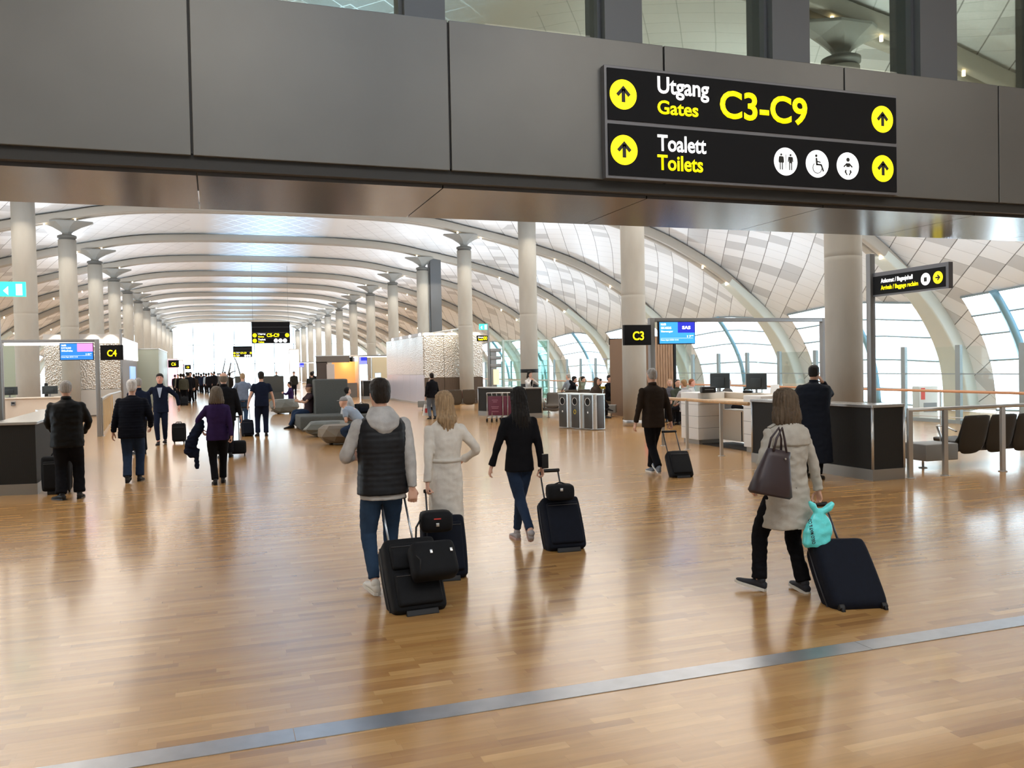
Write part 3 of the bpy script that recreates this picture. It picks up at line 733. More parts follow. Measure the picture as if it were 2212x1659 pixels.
# ================================================================ railings
WOODR = mat('oak handrail', (.58, .36, .18), .35, noise_amt=.12, nscale=10)
def railing(name, label, pts, h, rail_m, rr, post_pts=None, cat_='railing', post_r=.03, flange=True, mid=()):
    p0 = V(pts[0]); s = thing(name, label, cat_, (p0.x, p0.y, 0))
    q = [V((p[0]-p0.x, p[1]-p0.y, h)) for p in pts]
    m = MB(); m.tube(q, rr, 10, flat=(1, 1.25)); m.build('handrail', rail_m, s)
    for z in mid:
        m = MB(); m.tube([V((p.x, p.y, z)) for p in q], .012, 6); m.build('mid_rail', STEEL, s)
    for p in (post_pts or pts):
        x, y = p[0]-p0.x, p[1]-p0.y
        m = MB(); m.box(x-post_r, x+post_r, y-post_r*.6, y+post_r*.6, 0, h-.02); m.build('post', STEEL, s)
        if flange: m = MB(); m.cyl((x, y), .07, 0, .012, 16); m.build('base_plate', STEEL, s)
    return s
railing('handrail', 'oak handrail on steel posts between the C3 counter and the brown jacket man', [(9.36, 13.5), (9.42, 14.52), (9.5, 15.94), (9.48, 16.94)], 1.07, WOODR, .028, [(9.42, 14.52), (9.5, 15.94), (9.48, 16.94)])
railing('guard_rail', 'grey steel guard rail with flat top beside the black seats on the right', [(10.1, 10.42), (10.79, 10.4), (12.0, 10.4), (13.3, 10.4), (14.6, 10.4)], 1.06, STEEL, .025, [(10.14, 10.42), (10.82, 10.4), (12.02, 10.4), (13.3, 10.4), (14.6, 10.4)], post_r=.04)
railing('handrail', 'long orange oak handrail in front of the tall glass fence', [(18.6, y) for y in (13, 20, 30, 40, 60)], .95, mat('orange oak handrail', (.6, .3, .16), .35), .03, [(18.6, y) for y in range(14, 60, 4)], flange=False, mid=(.25,))
railing('slatted_rail', 'slatted barrier with metal top behind the C4 post', [(-3.22, 28.2), (-3.6, 34), (-3.72, 39)], 1.12, STEEL, .03)
for i in range(16):
    t = i/16; m = MB(); x, y = -3.22-.5*t*1.1, 28.5+t*8; m.box(x-.02-(-3.22), x+.02-(-3.22), y-28.2-.03, y-28.2+.03, .12, 1.05)
    m.build('slat', mat('warm brass slat'), [o for o in bpy.data.objects if o.name.startswith('slatted_rail')][0])
s = thing('thin_pole', 'thin dark pole right of the C4 sign', 'pole', (-3.75, 39.9, 0)); m = MB(); m.cyl((0, 0), .045, 0, 3.75, 10); m.build('shaft', STEELD, s); m = MB(); m.cyl((0, 0), .1, 0, .02, 16); m.build('base_plate', STEELD, s)
# tall glass fence
FG = glass('pale green fence glass', (.955, .985, .98), .02)
POSTG = mat('blue grey fence post', (.3, .36, .38), .4, .3)
gf = thing('glass_fence', 'tall glass fence with blue grey posts in front of the right-hand windows', 'fence', (19.6, 14.35, 0))
for i in range(34):
    m = MB(); m.prism([(-.05, -.09), (.05, -.09), (.03, .09), (-.03, .09)], 0, 2.2); m.T = None
    o = m.build('post', POSTG, gf); o.location = (0, i*2.0, 0)
    m = MB(); m.box(-.01, .01, .1, 1.9, .05, 2.16 if i % 9 else 3.2); o = m.build('glass_pane', FG, gf); o.location = (0, i*2.0, 0)
m = MB(); m.box(-.02, .02, 0, 66, 1.38, 1.41); m.build('mid_rail', POSTG, gf)
m = MB(); m.box(-.03, .03, 0, 66, 0, .1); m.build('sill', POSTG, gf)

# ================================================================ litter bins
BINF = mat('dark grey bin face', (.07, .068, .062), .35, .5); BINE = mat('bright aluminium bin edge', (.6, .62, .62), .25, .85)
bd = (V((10.19, 22.13, 0))-V((9.71, 23.75, 0))); ba = math.atan2(bd.y, bd.x)
for i, l in enumerate(('grey recycling bin, left of the three in a row', 'grey recycling bin with yellow oval mark, middle of the three', 'grey recycling bin, right of the three and nearest')):
    p = V((9.78, 23.5, 0))+bd.normalized()*(.29+i*.565)
    s = thing('recycling_bin', l, 'bin', p, ba, 'recycling bins in a row')
    w, d, h = .27, .23, 1.0
    def prof(a, b, r=.1, n=6):
        o = []
        for cx, cy, t0 in ((a-r, b-r, 0), (-a+r, b-r, 90), (-a+r, -b+r, 180), (a-r, -b+r, 270)):
            for k in range(n+1): t = math.radians(t0+90*k/n); o.append((cx+r*math.cos(t), cy+r*math.sin(t)))
        return o
    m = MB(); m.prism(prof(w, d, .11), .03, h); m.build('body', BINE, s)
    m = MB(); m.rbox(-.17, .17, -d-.012, -d+.02, .04, h-.01, .01); m.build('front_panel', BINF, s)
    m = MB(); m.rbox(w-.02, w+.012, -.13, .13, .04, h-.01, .01); m.build('side_panel', mat('dark brown bin side', (.06, .05, .045), .3, .4), s)
    m = MB(); m.rbox(-w-.012, -w+.02, -.13, .13, .04, h-.01, .01); m.build('side_panel', mat('dark brown bin side'), s)
    m = MB(); m.rbox(-.17, .17, d-.02, d+.012, .04, h-.01, .01); m.build('back_panel', BINF, s)
    m = MB(); m.prism(prof(w+.012, d+.015, .12), h, h+.025); m.build('lid', mat('pale lid', (.7, .76, .74), .3, .3), s)
    m = MB(); m.rings([[(.115*math.cos(t)*q, -d-.012-e, .80+.115*math.sin(t)*q) for t in [2*PI*k/28 for k in range(28)]] for q, e in ((1, -.005), (1, .012), (.86, .012), (.86, -.004))]); m.build('opening_rim', STEEL, s)
    m = MB(); m.cyl((0, .80), .1, -d-.014, -d-.006, 28, axis='y'); m.build('opening', mat('black hole', (.003, .003, .003), .9), s) if 0 else None
    m = MB(); m.rings([[(.099*math.cos(t), -d-.014, .80+.099*math.sin(t)) for t in [2*PI*k/28 for k in range(28)]], [(.099*math.cos(t), -d-.004, .80+.099*math.sin(t)) for t in [2*PI*k/28 for k in range(28)]]]); m.build('opening', mat('black hole', (.003, .003, .003), .9), s)
    if i == 1:
        m = MB(); m.tube([(.045*math.cos(t), -d-.016, .5+.06*math.sin(t)) for t in [2*PI*k/24 for k in range(24)]], .008, 6, closed=True); m.build('mark', mat('yellow mark', (.8, .6, .02), .5), s)
    else:
        m = MB(); m.rings([[(.028*math.cos(t), -d-.016+e, .5+.03*math.sin(t)) for t in [2*PI*k/16 for k in range(16)]] for e in (0, .004)]); m.build('mark', WHITE, s)

# ================================================================ trolleys
BUR = mat('burgundy trolley panel', (.12, .02, .045), .45); PINKT = mat('pink print', (.4, .2, .25), .5)
def make_trolley():
    r = bpy.data.objects.new('luggage_trolley', None); COL.objects.link(r)
    m = MB()
    for x in (-.27, .27):
        m.tube([(x, -.05, .12), (x, -.02, .5), (x, .0, .88), (x, -.06, .97)], .014, 8)
    m.tube([(-.27, -.06, .97), (.27, -.06, .97)], .016, 8); m.build('frame', STEEL, r)
    m = MB(); m.rbox(-.24, .24, -.02, .0, .22, .86, .01); m.build('panel', BUR, r)
    for z, w, h in ((.72, .2, .03), (.66, .14, .03), (.5, .26, .03), (.45, .22, .03), (.34, .24, .03)):
        m = MB(); m.box(-w/2, w/2, -.024, -.019, z, z+h*.5); m.build('print', PINKT, r)
    m = MB(); m.tube([(-.27, -.05, .14), (-.2, .75, .12), (.2, .75, .12), (.27, -.05, .14)], .016, 8); m.tube([(-.1, -.02, .14), (-.1, .7, .12)], .01, 6); m.tube([(.1, -.02, .14), (.1, .7, .12)], .01, 6); m.build('base', STEEL, r)
    for x, y in ((-.27, -.08), (.27, -.08), (0, .75)):
        m = MB(); m.cyl((y, .06), .06, x-.02, x+.02, 16, axis='x'); m.build('wheel', BLACK, r)
    return r
tp = make_trolley()
for i, l in enumerate(('panel fully visible', 'second from the right', 'third from the right', 'leftmost')):
    t = tp if i == 0 else copy_tree(tp)
    t.location = (9.28-.15*i, 26.9+.06*i, 0); t.rotation_euler = (0, 0, -.55)
    tag(t, 'burgundy panelled luggage trolley in the nested row, '+l, 'trolley', 'nested luggage trolleys')

# ================================================================ seats
SEATM = mat('black leather seat', (.022, .02, .016), .5); SEATB = mat('dark brown seat', (.07, .055, .04), .5)
def bench(loc, rz, n, label, m_, table='left', w=.58, group='rows of waiting seats'):
    """row of seats facing +Y on a boxed beam"""
    s = thing('seat_row', label, 'bench', loc, rz, group)
    m = MB(); m.rbox(-.75, n*w+.1, .02, .27, .24, .36, .015); m.build('beam_box', STEELD, s)
    tb = MB(); a, b = (-.78, -.12); tb.rbox(a, b, -.22, .32, .14, .42, .02); tb.build('side_table', mat('grey side table', (.2, .2, .19), .5), s)
    for x in (-.6, n*w-.1):
        m = MB(); m.cyl((x, .05), .02, 0, .22, 10); m.build('leg', STEEL, s)
        m = MB(); m.lathe([(.07, 0), (.07, .012), (.02, .016)], 14, (x, .05)); m.build('foot', STEEL, s)
    for i in range(n):
        x0 = i*w; xc = x0+w/2
        rg = []
        for y, z, hw, th in ((.52, .41, .24, .025), (.5, .45, .262, .03), (.3, .43, .268, .04), (.1, .40, .268, .045), (.0, .42, .266, .05), (-.06, .5, .264, .045), (-.12, .65, .266, .035), (-.17, .8, .262, .03), (-.19, .87, .24, .022)):
            t = []
            for k in range(16):
                a = 2*PI*k/16; cx, sn = math.cos(a), math.sin(a); cu = .02*(1-abs(cx))
                ny, nz = (0, 1) if y > .05 else (1, .25)
                t.append((xc+hw*math.copysign(abs(cx)**.45, cx), y+ny*(th*sn-cu), z+nz*(th*sn-cu)))
            rg.append(t)
        m = MB(); m.rings(rg); m.build('seat_shell', m_, s)
        bk = []
        for z, hw, y, th in ((.2, .08, .0, .012), (.22, .16, -.02, .02), (.27, .23, -.05, .03), (.36, .275, -.08, .035), (.5, .282, -.12, .03), (.7, .284, -.17, .028), (.82, .282, -.2, .026), (.86, .27, -.21, .02), (.875, .2, -.215, .012)):
            bk.append([(xc+hw*math.copysign(abs(math.cos(a))**.5, math.cos(a)), y+th*math.sin(a), z) for a in [2*PI*q/16 for q in range(16)]])
        m = MB(); m.rings(bk); m.build('backrest', m_, s)
    for x in (-.02, n*w-.02) if n < 5 else (-.02, n*w/2, n*w-.02):
        m = MB(); m.tube([(x+.02, .28, .36), (x+.02, .3, .5), (x+.02, .38, .66), (x+.02, .2, .68), (x+.02, -.05, .6)], .016, 8, flat=(1.6, .8)); m.build('armrest', STEEL, s)
    return s
bench((11.9, 11.25, 0), -.05, 5, 'black moulded seats seen from behind the steel guard rail at right', SEATM)
bench((10.35, 34.2, 0), PI+.1, 2, 'dark brown seats with pink bag, by the wood-clad pavilion wall', SEATB) if 0 else None
bench((9.1, 36.2, 0), -.35, 4, 'dark brown seats beside the round column near the pavilion', SEATB)
bench((12.9, 31.0, 0), .1, 4, 'dark seat row left of the recycling bins, man in black sitting', SEATB)
bench((12.7, 27.6, 0), 2.6, 3, 'dark seat row right of the recycling bins by the C3 column', SEATB)
bench((15.4, 29.4, 0), 0, 3, 'dark seat row in front of the windows behind the bins', SEATB)

# ================================================================ pavilions and gate furniture
def spark_mat():
    m = mat('hammered perforated steel', (.6, .58, .55), .3, .8); nt = m.node_tree; N = nt.nodes.new; b = nt.nodes['Principled BSDF']
    tc = N('ShaderNodeTexCoord'); v = N('ShaderNodeTexVoronoi'); v.inputs['Scale'].default_value = 16; nt.links.new(tc.outputs['Object'], v.inputs[0])
    bp = N('ShaderNodeBump'); bp.inputs['Strength'].default_value = .9; bp.inputs['Distance'].default_value = .03; nt.links.new(v.outputs['Distance'], bp.inputs['Height']); nt.links.new(bp.outputs[0], b.inputs['Normal'])
    return m
SPK = spark_mat(); WOODP = mat('dark wood lower cladding', (.09, .06, .04), .5, noise_amt=.2, nscale=5, stretch=(8, 8, .5)); LIL = mat('pale lilac panel', (.62, .6, .66), .3, .2)
pv = thing('steel_pavilion', 'pavilion with sparkling hammered steel walls and dark wood base on the right', 'kiosk', (9.84, 41.5, 0))
m = MB(); m.box(.05, 3.0, .05, 7.7, 0, 3.5); m.build('core', mat('grey core', (.3, .29, .28), .6), pv)
for i in range(3):
    m = MB(); m.box(.03+i*1.02, 1.03+i*1.02, -.02, .05, 1.35, 3.45); m.build('steel_panel', SPK, pv)
    m = MB(); m.box(.03+i*1.02, 1.03+i*1.02, -.02, .05, .06, 1.34); m.build('wood_panel', WOODP, pv)
for i in range(6):
    m = MB(); m.box(-.03, .05, .02+i*1.58, 1.58+i*1.58, 1.5, 3.45); m.build('steel_panel', SPK, pv)
    m = MB(); m.box(-.03, .05, .02+i*1.58, 1.58+i*1.58, .1, 1.49); m.build('lower_panel', LIL, pv)
m = MB(); m.box(-.06, 3.1, -.05, 7.75, 3.45, 3.6); m.build('roof_edge', mat('pale roof edge', (.55, .54, .53), .5), pv)
m = MB(); m.box(-.05, .06, -.04, 9.5, 0, .1); m.build('plinth', STEEL, pv)
m = MB(); m.tube([(.6, 2, 3.6), (1.6, 2, 3.75), (2.6, 2, 3.9)], .04, 8); m.box(2.5, 2.62, 1.94, 2.06, 3.6, 4.1); m.build('roof_equipment', STEEL, pv)
for i in range(5):
    lamp('added_sparkle_spot', 'SPOT', (10.1+i*.6, 41.0, 3.9), 60, (1, .85, .6), .03, target=(10.1+i*.6, 41.5, 2.9), spot=1.4)  # spots here and below are added to make the steel sparkle
    if i < 4: lamp('added_sparkle_spot', 'SPOT', (9.35, 42+i*2.3, 3.9), 60, (.9, .93, 1), .03, target=(9.8, 42+i*2.3, 2.9), spot=1.5)
dc = thing('duct_column', 'square dark grey metal duct rising behind the steel pavilion', 'duct', (12.6, 49.9, 0)); m = MB(); m.rbox(-.33, .33, -.33, .33, 3.6, 8.7, .01); m.build('casing', mat('dark duct metal', (.12, .125, .13), .5, .4), dc)
for z in (4.6, 5.6, 6.6, 7.6): m = MB(); m.box(-.305, .305, -.305, .305, z, z+.02); m.build('joint', BLACK, dc)
pl = thing('steel_pavilion', 'pavilion with sparkling hammered steel wall behind gate C4 on the left', 'kiosk', (-6.95, 41.5, 0))
m = MB(); m.box(.02, 3.1, .05, 7.6, 0, 3.5); m.build('core', mat('grey core'), pl)
for i in range(3):
    m = MB(); m.box(i*1.03+.02, i*1.03+1.03, -.02, .05, 1.2, 3.2); m.build('steel_panel', SPK, pl)
    m = MB(); m.box(i*1.03+.02, i*1.03+1.03, -.02, .05, .06, 1.18); m.build('lower_panel', mat('pale grey panel', (.5, .48, .45), .4), pl)
m = MB(); m.box(0, 3.12, -.04, .06, 3.2, 3.62); m.build('roof_edge', mat('pale roof edge'), pl)
m = MB(); m.box(3.1, 3.16, .1, 7.5, 2.5, 3.45); m.build('glowing_side', mat('white glowing side wall', (1, 1, 1), .5, emit=1.6), pl)  # brightly lit side wall, its light put in as emission
m = MB(); m.box(3.1, 3.15, 3.2, 6.0, .9, 2.2); m.build('blue_screen', mat('pale blue backlit pane', (.3, .5, .85), .4, emit=.7), pl)
for i in range(4): lamp('added_sparkle_spot', 'SPOT', (-6.4+i*.7, 41, 3.8), 60, (1, .86, .7), .03, target=(-6.4+i*.7, 41.5, 2.9), spot=1.4)  # added spots for the sparkle of the left steel wall
for (x, y, w, h, d, l, c) in ((-4.2, 50.2, 1.35, 3.15, 9, 'pale green grey wall block left of the walkway', (.42, .45, .36)), (-8.9, 36, 1.9, 3.0, 3, 'green frosted glass cabin behind the C4 desk', (.36, .42, .33))):
    b = thing('partition_block', l, 'partition', (x, y, 0)); m = MB(); m.rbox(0, w, 0, d, .05, h, .01); m.build('panel', mat(l, c, .4), b); m = MB(); m.box(.02, w-.02, .02, d-.02, 0, .05); m.build('plinth', STEELD, b)
    m = MB(); m.box(-.02, w+.02, -.02, d, h, h+.05); m.build('cap', STEEL, b)
for i, (x, y, col, l) in enumerate(((-3.25, 74, (.9, .45, .6), 'tall backlit pink and white advert column on the left'), (-3.15, 84, (1, 1, 1), 'tall backlit white advert column on the left'), (6.9, 80, (1, 1, 1), 'tall backlit white panel by the right-hand columns'))):
    b = thing('advert_column', l, 'advert', (x, y, 0)); m = MB(); m.rbox(-.45, .45, 0, .3, .1, 3.0 if i < 2 else 3.8, .02); m.build('housing', WHITE, b); m = MB(); m.box(-.4, .4, -.01, 0, .8, 2.9 if i < 2 else 3.7); m.build('lit_face', mat('lit face %d' % i, col, .5, emit=1.3), b)
# gate C5 zone: cafe unit with warm light
cf = thing('cafe_kiosk', 'low kiosk with warm orange light inside next to gate C5', 'kiosk', (6.2, 56, 0))
m = MB(); m.box(0, 2.15, 0, .2, 2.3, 2.72); m.build('fascia', mat('grey brown fascia', (.16, .14, .12), .5), cf)
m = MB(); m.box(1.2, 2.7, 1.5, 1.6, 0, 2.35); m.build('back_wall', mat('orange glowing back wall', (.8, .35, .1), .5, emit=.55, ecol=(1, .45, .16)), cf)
m = MB(); m.box(0, .7, 0, .1, 0, 2.35); m.build('door_panel', mat('dark door panel', (.08, .06, .05), .5), cf)
m = MB(); m.box(.65, 1.15, -.05, 0, .9, 2.2); m.build('poster', mat('pale poster', (.6, .55, .52), .5), cf)
m = MB(); m.box(2.7, 2.78, 0, 1.6, 0, 2.75); m.build('side_wall', WHITE, cf)
m = MB(); m.box(0, 2.75, .2, 1.6, 2.72, 2.78); m.build('roof', WHITE, cf)
m = MB(); m.box(.0, 2.6, 0, .5, 0, .95); m.build('serving_counter', mat('grey brown fascia'), cf)
lamp('cafe_downlight', 'POINT', (8.3, 57, 2.2), 25, (1, .6, .3), .1)
fr = thing('glass_waiting_room', 'frosted yellowish glass room of gate C5 behind the desks', 'room', (11.0, 63, 0))
m = MB(); m.box(0, 6, 0, .05, .1, 2.7); m.build('glass_wall', mat('yellowish frosted glass', (.62, .55, .38), .4), fr)
m = MB(); m.box(0, 6, -.02, .07, 2.7, 2.8); m.build('top_rail', STEELD, fr); m = MB(); m.box(0, 6, -.02, .07, 0, .1); m.build('bottom_rail', STEELD, fr)
for i in range(4): m = MB(); m.box(i*2-.03, i*2+.03, -.03, .08, 0, 2.8); m.build('post', STEEL, fr)
dk5 = thing('gate_desk', 'small distant white desk with lit screens at gate C5', 'desk', (9.9, 56.5, 0)); m = MB(); m.rbox(0, 2.2, 0, .6, 0, 1.15, .02); m.build('cabinet_body', WHITE, dk5); m = MB(); m.rbox(-.05, 2.25, -.05, .6, 1.15, 1.2, .01); m.build('worktop', WHITE, dk5)
for x in (10.3, 11.6):
    s = thing('monitor', 'distant lit screen on the C5 desk, %s one' % ('left' if x < 11 else 'right'), 'monitor', (x, 56.7, 1.205)); m = MB(); m.rbox(-.2, .2, 0, .03, .06, .36, .005); m.build('housing', BLACK, s); m = MB(); m.box(-.19, .19, -.004, 0, .07, .35); m.build('display', mat('pale blue lit display', (.5, .75, 1), .4, emit=1.2), s); m = MB(); m.box(-.02, .02, 0, .02, 0, .07); m.build('foot', BLACK, s)
# pods and poufs
FELT = mat('dark grey green felt', (.075, .08, .075), .85, noise_amt=.1, nscale=30, bump=.2, bscale=200)
pod = thing('seating_pod', 'tall grey felt seating block with low bench in the middle of the hall', 'sofa', (2.95, 26.0, 0))
m = MB(); m.rbox(.05, 1.1, 1.7, 2.4, 0, 1.55, .05); m.build('backrest', FELT, pod)
m = MB(); m.rbox(-.55, 1.7, .3, 2.9, .06, .46, .05); m.build('seat', FELT, pod)
m = MB(); m.box(-.45, 1.6, .4, 2.8, 0, .07); m.build('plinth', BLACK, pod)
def rock(loc, a, b, h, col, label, seed, rz=0):
    s = thing('rock_pouf', label, 'pouf', loc, rz, 'faceted rock-shaped poufs'); rnd = random.Random(seed)
    rg = []
    for z, q in ((.04, .6), (.10, .82), (h*.45, 1.03), (h*.8, .95), (h, .74)):
        rg.append([(a*q*math.cos(2*PI*k/9+z)*rnd.uniform(.9, 1.08), b*q*math.sin(2*PI*k/9+z)*rnd.uniform(.9, 1.08), z+(rnd.uniform(-.03, .03) if .1 < z < h else 0)) for k in range(9)])
    m = MB(); m.rings(rg, smooth=False); bmesh.ops.triangulate(m.bm, faces=[f for f in m.bm.faces if len(f.verts) == 4])
    m.build('body', mat(label, col, .55), s, bevel=.008)
    for x in (-.4, .4): m = MB(); m.cyl((x*a, 0), .05, 0, .06, 10); m.build('foot', BLACK, s)
    return s
rock((2.95, 24.2, 0), .66, .5, .42, (.11, .115, .10), 'grey green rock-shaped pouf behind the brown one', 3)
rock((2.95, 21.5, 0), .62, .55, .48, (.16, .125, .085), 'brown faceted rock-shaped pouf nearest to the viewer', 5)
rock((2.8, 37.9, 0), .62, .6, .62, (.12, .125, .11), 'grey rock-shaped pouf beside the legs of the cap wearer', 8)
for (x, y, w, h, l) in ((2.75, 58, 1.55, 1.5, 'wide dark grey felt partition beyond the poufs'), (.3, 62, .62, 1.5, 'narrow dark felt partition left of the blue shirt man'), (1.4, 64, .65, 1.5, 'dark felt partition behind the blue shirt man')):
    b = thing('felt_partition', l, 'partition', (x, y, 0)); m = MB(); m.rbox(0, w, 0, .5, 0, h, .04); m.build('panel', FELT, b); m = MB(); m.box(.05, w-.05, -.4, 0, .0, .42); m.build('seat', FELT, b)
# antler sculpture
sc = thing('branch_sculpture', 'tall thin steel branch sculpture standing far down the hall', 'sculpture', (1.6, 85.2, 0))
SCM_ = mat('sculpture metal', (.2, .21, .22), .4, .6)
for i, pts in enumerate(([(-1.3, 0, .0), (-1.0, .1, 1.2), (-.75, 0, 2.3), (-.6, 0, 3.1)], [(.9, 0, 0), (.75, .1, 1.4), (.45, 0, 2.6), (.2, 0, 3.3)], [(-1.0, .1, 1.3), (-.5, .2, 1.5), (.0, .1, 1.8), (.35, 0, 1.9)], [(-.35, .1, 1.6), (-.2, 0, 2.2), (-.1, 0, 2.7)], [(-.7, 0, .8), (-.3, .2, 1.0), (.3, .1, 1.3)])):
    m = MB(); m.tube(pts, [.09, .08, .06, .035][:len(pts)], 7); m.build('branch', SCM_, sc)
# glass lift
lf = thing('glass_lift', 'mint green glass lift shaft behind the woman on the phone', 'lift', (13.5, 42, 0))
LG = glass('mint lift glass', (.8, .94, .91), .06)
for x0_, x1_, y0_, y1_ in ((.7, 3.2, 0, .03), (.7, .73, 0, 2.4), (3.17, 3.2, 0, 2.4)):
    m = MB(); m.box(x0_, x1_, y0_, y1_, .1, 3.15); m.build('glass_wall', LG, lf)
m = MB()
for x, y in ((.7, 0), (3.2, 0), (.7, 2.4), (3.2, 2.4)): m.box(x-.05, x+.05, y-.05, y+.05, 0, 3.2)
for z in (.08, 1.05, 3.15): m.box(.7, 3.2, -.04, .04, z, z+.06)
m.build('frame', mat('pale green frame', (.45, .55, .5), .4, .3), lf)
m = MB(); m.box(.05, .35, .1, .4, 0, 2.6); m.build('mast', STEELD, lf)
for z in (1.8, 2.2, 2.6): m = MB(); m.rbox(.0, .6, .05, .3, z, z+.18, .03); m.build('machinery', STEELD, lf)
m = MB(); m.box(.15, .45, 0, .1, .9, 1.7); m.build('lit_panel', mat('warm lit panel', (.8, .75, .5), .5, emit=.5), lf)
# wood clad wall block
wc = thing('wood_clad_block', 'brown vertical wood-clad block behind the C3 screen', 'kiosk', (13.62, 25.2, 0))
m = MB(); m.box(.02, .98, .04, 3, 0, 2.75); m.build('core', mat('brown core', (.2, .12, .07), .6), wc)
WS = mat('oak cladding board', (.34, .2, .11), .5, noise_amt=.25, nscale=6, stretch=(6, 6, .6))
for i in range(9):
    m = MB(); m.rbox(i*.1+.005, i*.1+.09, -.02, .04, .05, 2.72, .006); m.build('board', WS, wc)
m = MB(); m.box(.92, 1.0, -.03, .05, 0, 2.8); m.build('edge', BLACK, wc)
# white machine beyond the glass
ki = thing('ticket_machine', 'white machine with a red mark standing by the right-hand windows', 'machine', (20.4, 20.15, 0), -.3)
m = MB(); m.rbox(-.35, .25, 0, .4, 0, 1.0, .03); m.build('cabinet', WHITE, ki); m = MB(); m.box(-.28, -.16, -.01, 0, .6, .95); m.build('red_mark', mat('red mark', (.8, .12, .1), .5), ki); m = MB(); m.box(-.2, .2, -.01, 0, .22, .5); m.build('panel', STEELD, ki)
# ================================================================ people
def skinm(n, c): return mat('skin '+n, c, .55)
SKIN = skinm('light', (.62, .36, .26)); SKIN2 = skinm('tan', (.45, .25, .16)); SKIN3 = skinm('rosy', (.66, .33, .25))
EYEM = mat('eye dark', (.03, .02, .02), .2); LIPM = mat('lips', (.45, .16, .13), .5)
def cloth(n, c, rough=.9, amt=.08, bump=.15, bs=120, **k): return mat(n, c, rough, noise_amt=amt, nscale=12, bump=bump, bscale=bs, spec=.12, **k)
def hairm(n, c): return mat('hair '+n, c, .5, noise_amt=.35, nscale=9, stretch=(6, 6, .6), bump=.8, bscale=16, spec=.2)

def np_mesh(me):
    n = len(me.vertices); a = np.zeros(n*3); me.vertices.foreach_get('co', a); return a.reshape(-1, 3)
def remesh(mb, vox, fold=0, scale=7, smooth=2, fn=None, name='part', quilt=None):
    """union of the overlapping solids in mb as one smooth continuous surface; then cloth folds"""
    me = mb.mesh('raw'); o = bpy.data.objects.new('raw', me); COL.objects.link(o)
    r = o.modifiers.new('r', 'REMESH'); r.mode = 'VOXEL'; r.voxel_size = vox
    if smooth:
        s = o.modifiers.new('s', 'SMOOTH'); s.factor = .5; s.iterations = smooth
    dg = bpy.context.evaluated_depsgraph_get(); out = bpy.data.meshes.new_from_object(o.evaluated_get(dg))
    bpy.data.objects.remove(o); bpy.data.meshes.remove(me)
    out.name = name
    if fold or fn or quilt:
        P = np_mesh(out); n = len(P); nn = np.zeros(n*3); out.vertices.foreach_get('normal', nn); nn = nn.reshape(-1, 3)
        d = np.zeros(n)
        if fold:
            for i in range(n):
                p = P[i]
                q = noise.noise(V((p[0]*scale, p[1]*scale, p[2]*scale*1.6)))
                q2 = noise.noise(V((p[0]*scale*2.3+5, p[1]*scale*2.3, p[2]*scale*3.2)))
                d[i] = fold*((1-abs(q)*2.2)*.7+q2*.5-.35)
        if quilt: d += quilt[1]*(np.abs(np.sin(np.pi*P[:, 2]/quilt[0]))**.5-.6)
        P = P+nn*d[:, None]
        if fn: P = fn(P)
        out.vertices.foreach_set('co', P.ravel())
    out.polygons.foreach_set('use_smooth', [True]*len(out.polygons)); out.update(); return out
def addmesh(name, me, m, parent, loc=None):
    o = bpy.data.objects.new(name, me); COL.objects.link(o); me.materials.clear(); me.materials.append(m); o.parent = parent
    return o
def ik(a, t, l1, l2, pole):
    a, t, pole = V(a), V(t), V(pole); d = t-a; L = d.length
    if L > (l1+l2)*.995: t = a+d.normalized()*(l1+l2)*.995; d = t-a; L = d.length
    x = (l1*l1-l2*l2+L*L)/(2*L); h = math.sqrt(max(l1*l1-x*x, 0)); u = d.normalized()
    p = (pole-u*pole.dot(u)); p = p.normalized() if p.length > 1e-4 else V((0, 0, 1))
    return a+u*x+p*h, t
def ering(c, rx, ry, X, Y, n=20, pw=1.0):
    o = []
    for k in range(n):
        t = 2*PI*k/n; a, b = math.cos(t), math.sin(t)
        a = math.copysign(abs(a)**pw, a); b = math.copysign(abs(b)**pw, b)
        o.append(V(c)+X*(rx*a)+Y*(ry*b))
    return o
def limb(mb, pts, rs, n=14, round_ends=True, flat=None):
    P = [V(p) for p in pts]; R = list(rs)
    # subdivide for smooth bends
    Q, S_ = [], []
    for i in range(len(P)-1):
        for k in range(4):
            t = k/4; Q.append(P[i].lerp(P[i+1], t)); S_.append(R[i]+(R[i+1]-R[i])*t)
    Q.append(P[-1]); S_.append(R[-1])
    for _ in range(2):
        Q = [Q[0]]+[(Q[i-1]+Q[i]*2+Q[i+1])/4 for i in range(1, len(Q)-1)]+[Q[-1]]
    mb.tube(Q, S_, n, flat=flat)
    if round_ends:
        mb.ell(Q[0], R[0]*.98, R[0]*.98, R[0]*.98, 12, 8); mb.ell(Q[-1], R[-1]*.98, R[-1]*.98, R[-1]*.98, 12, 8)

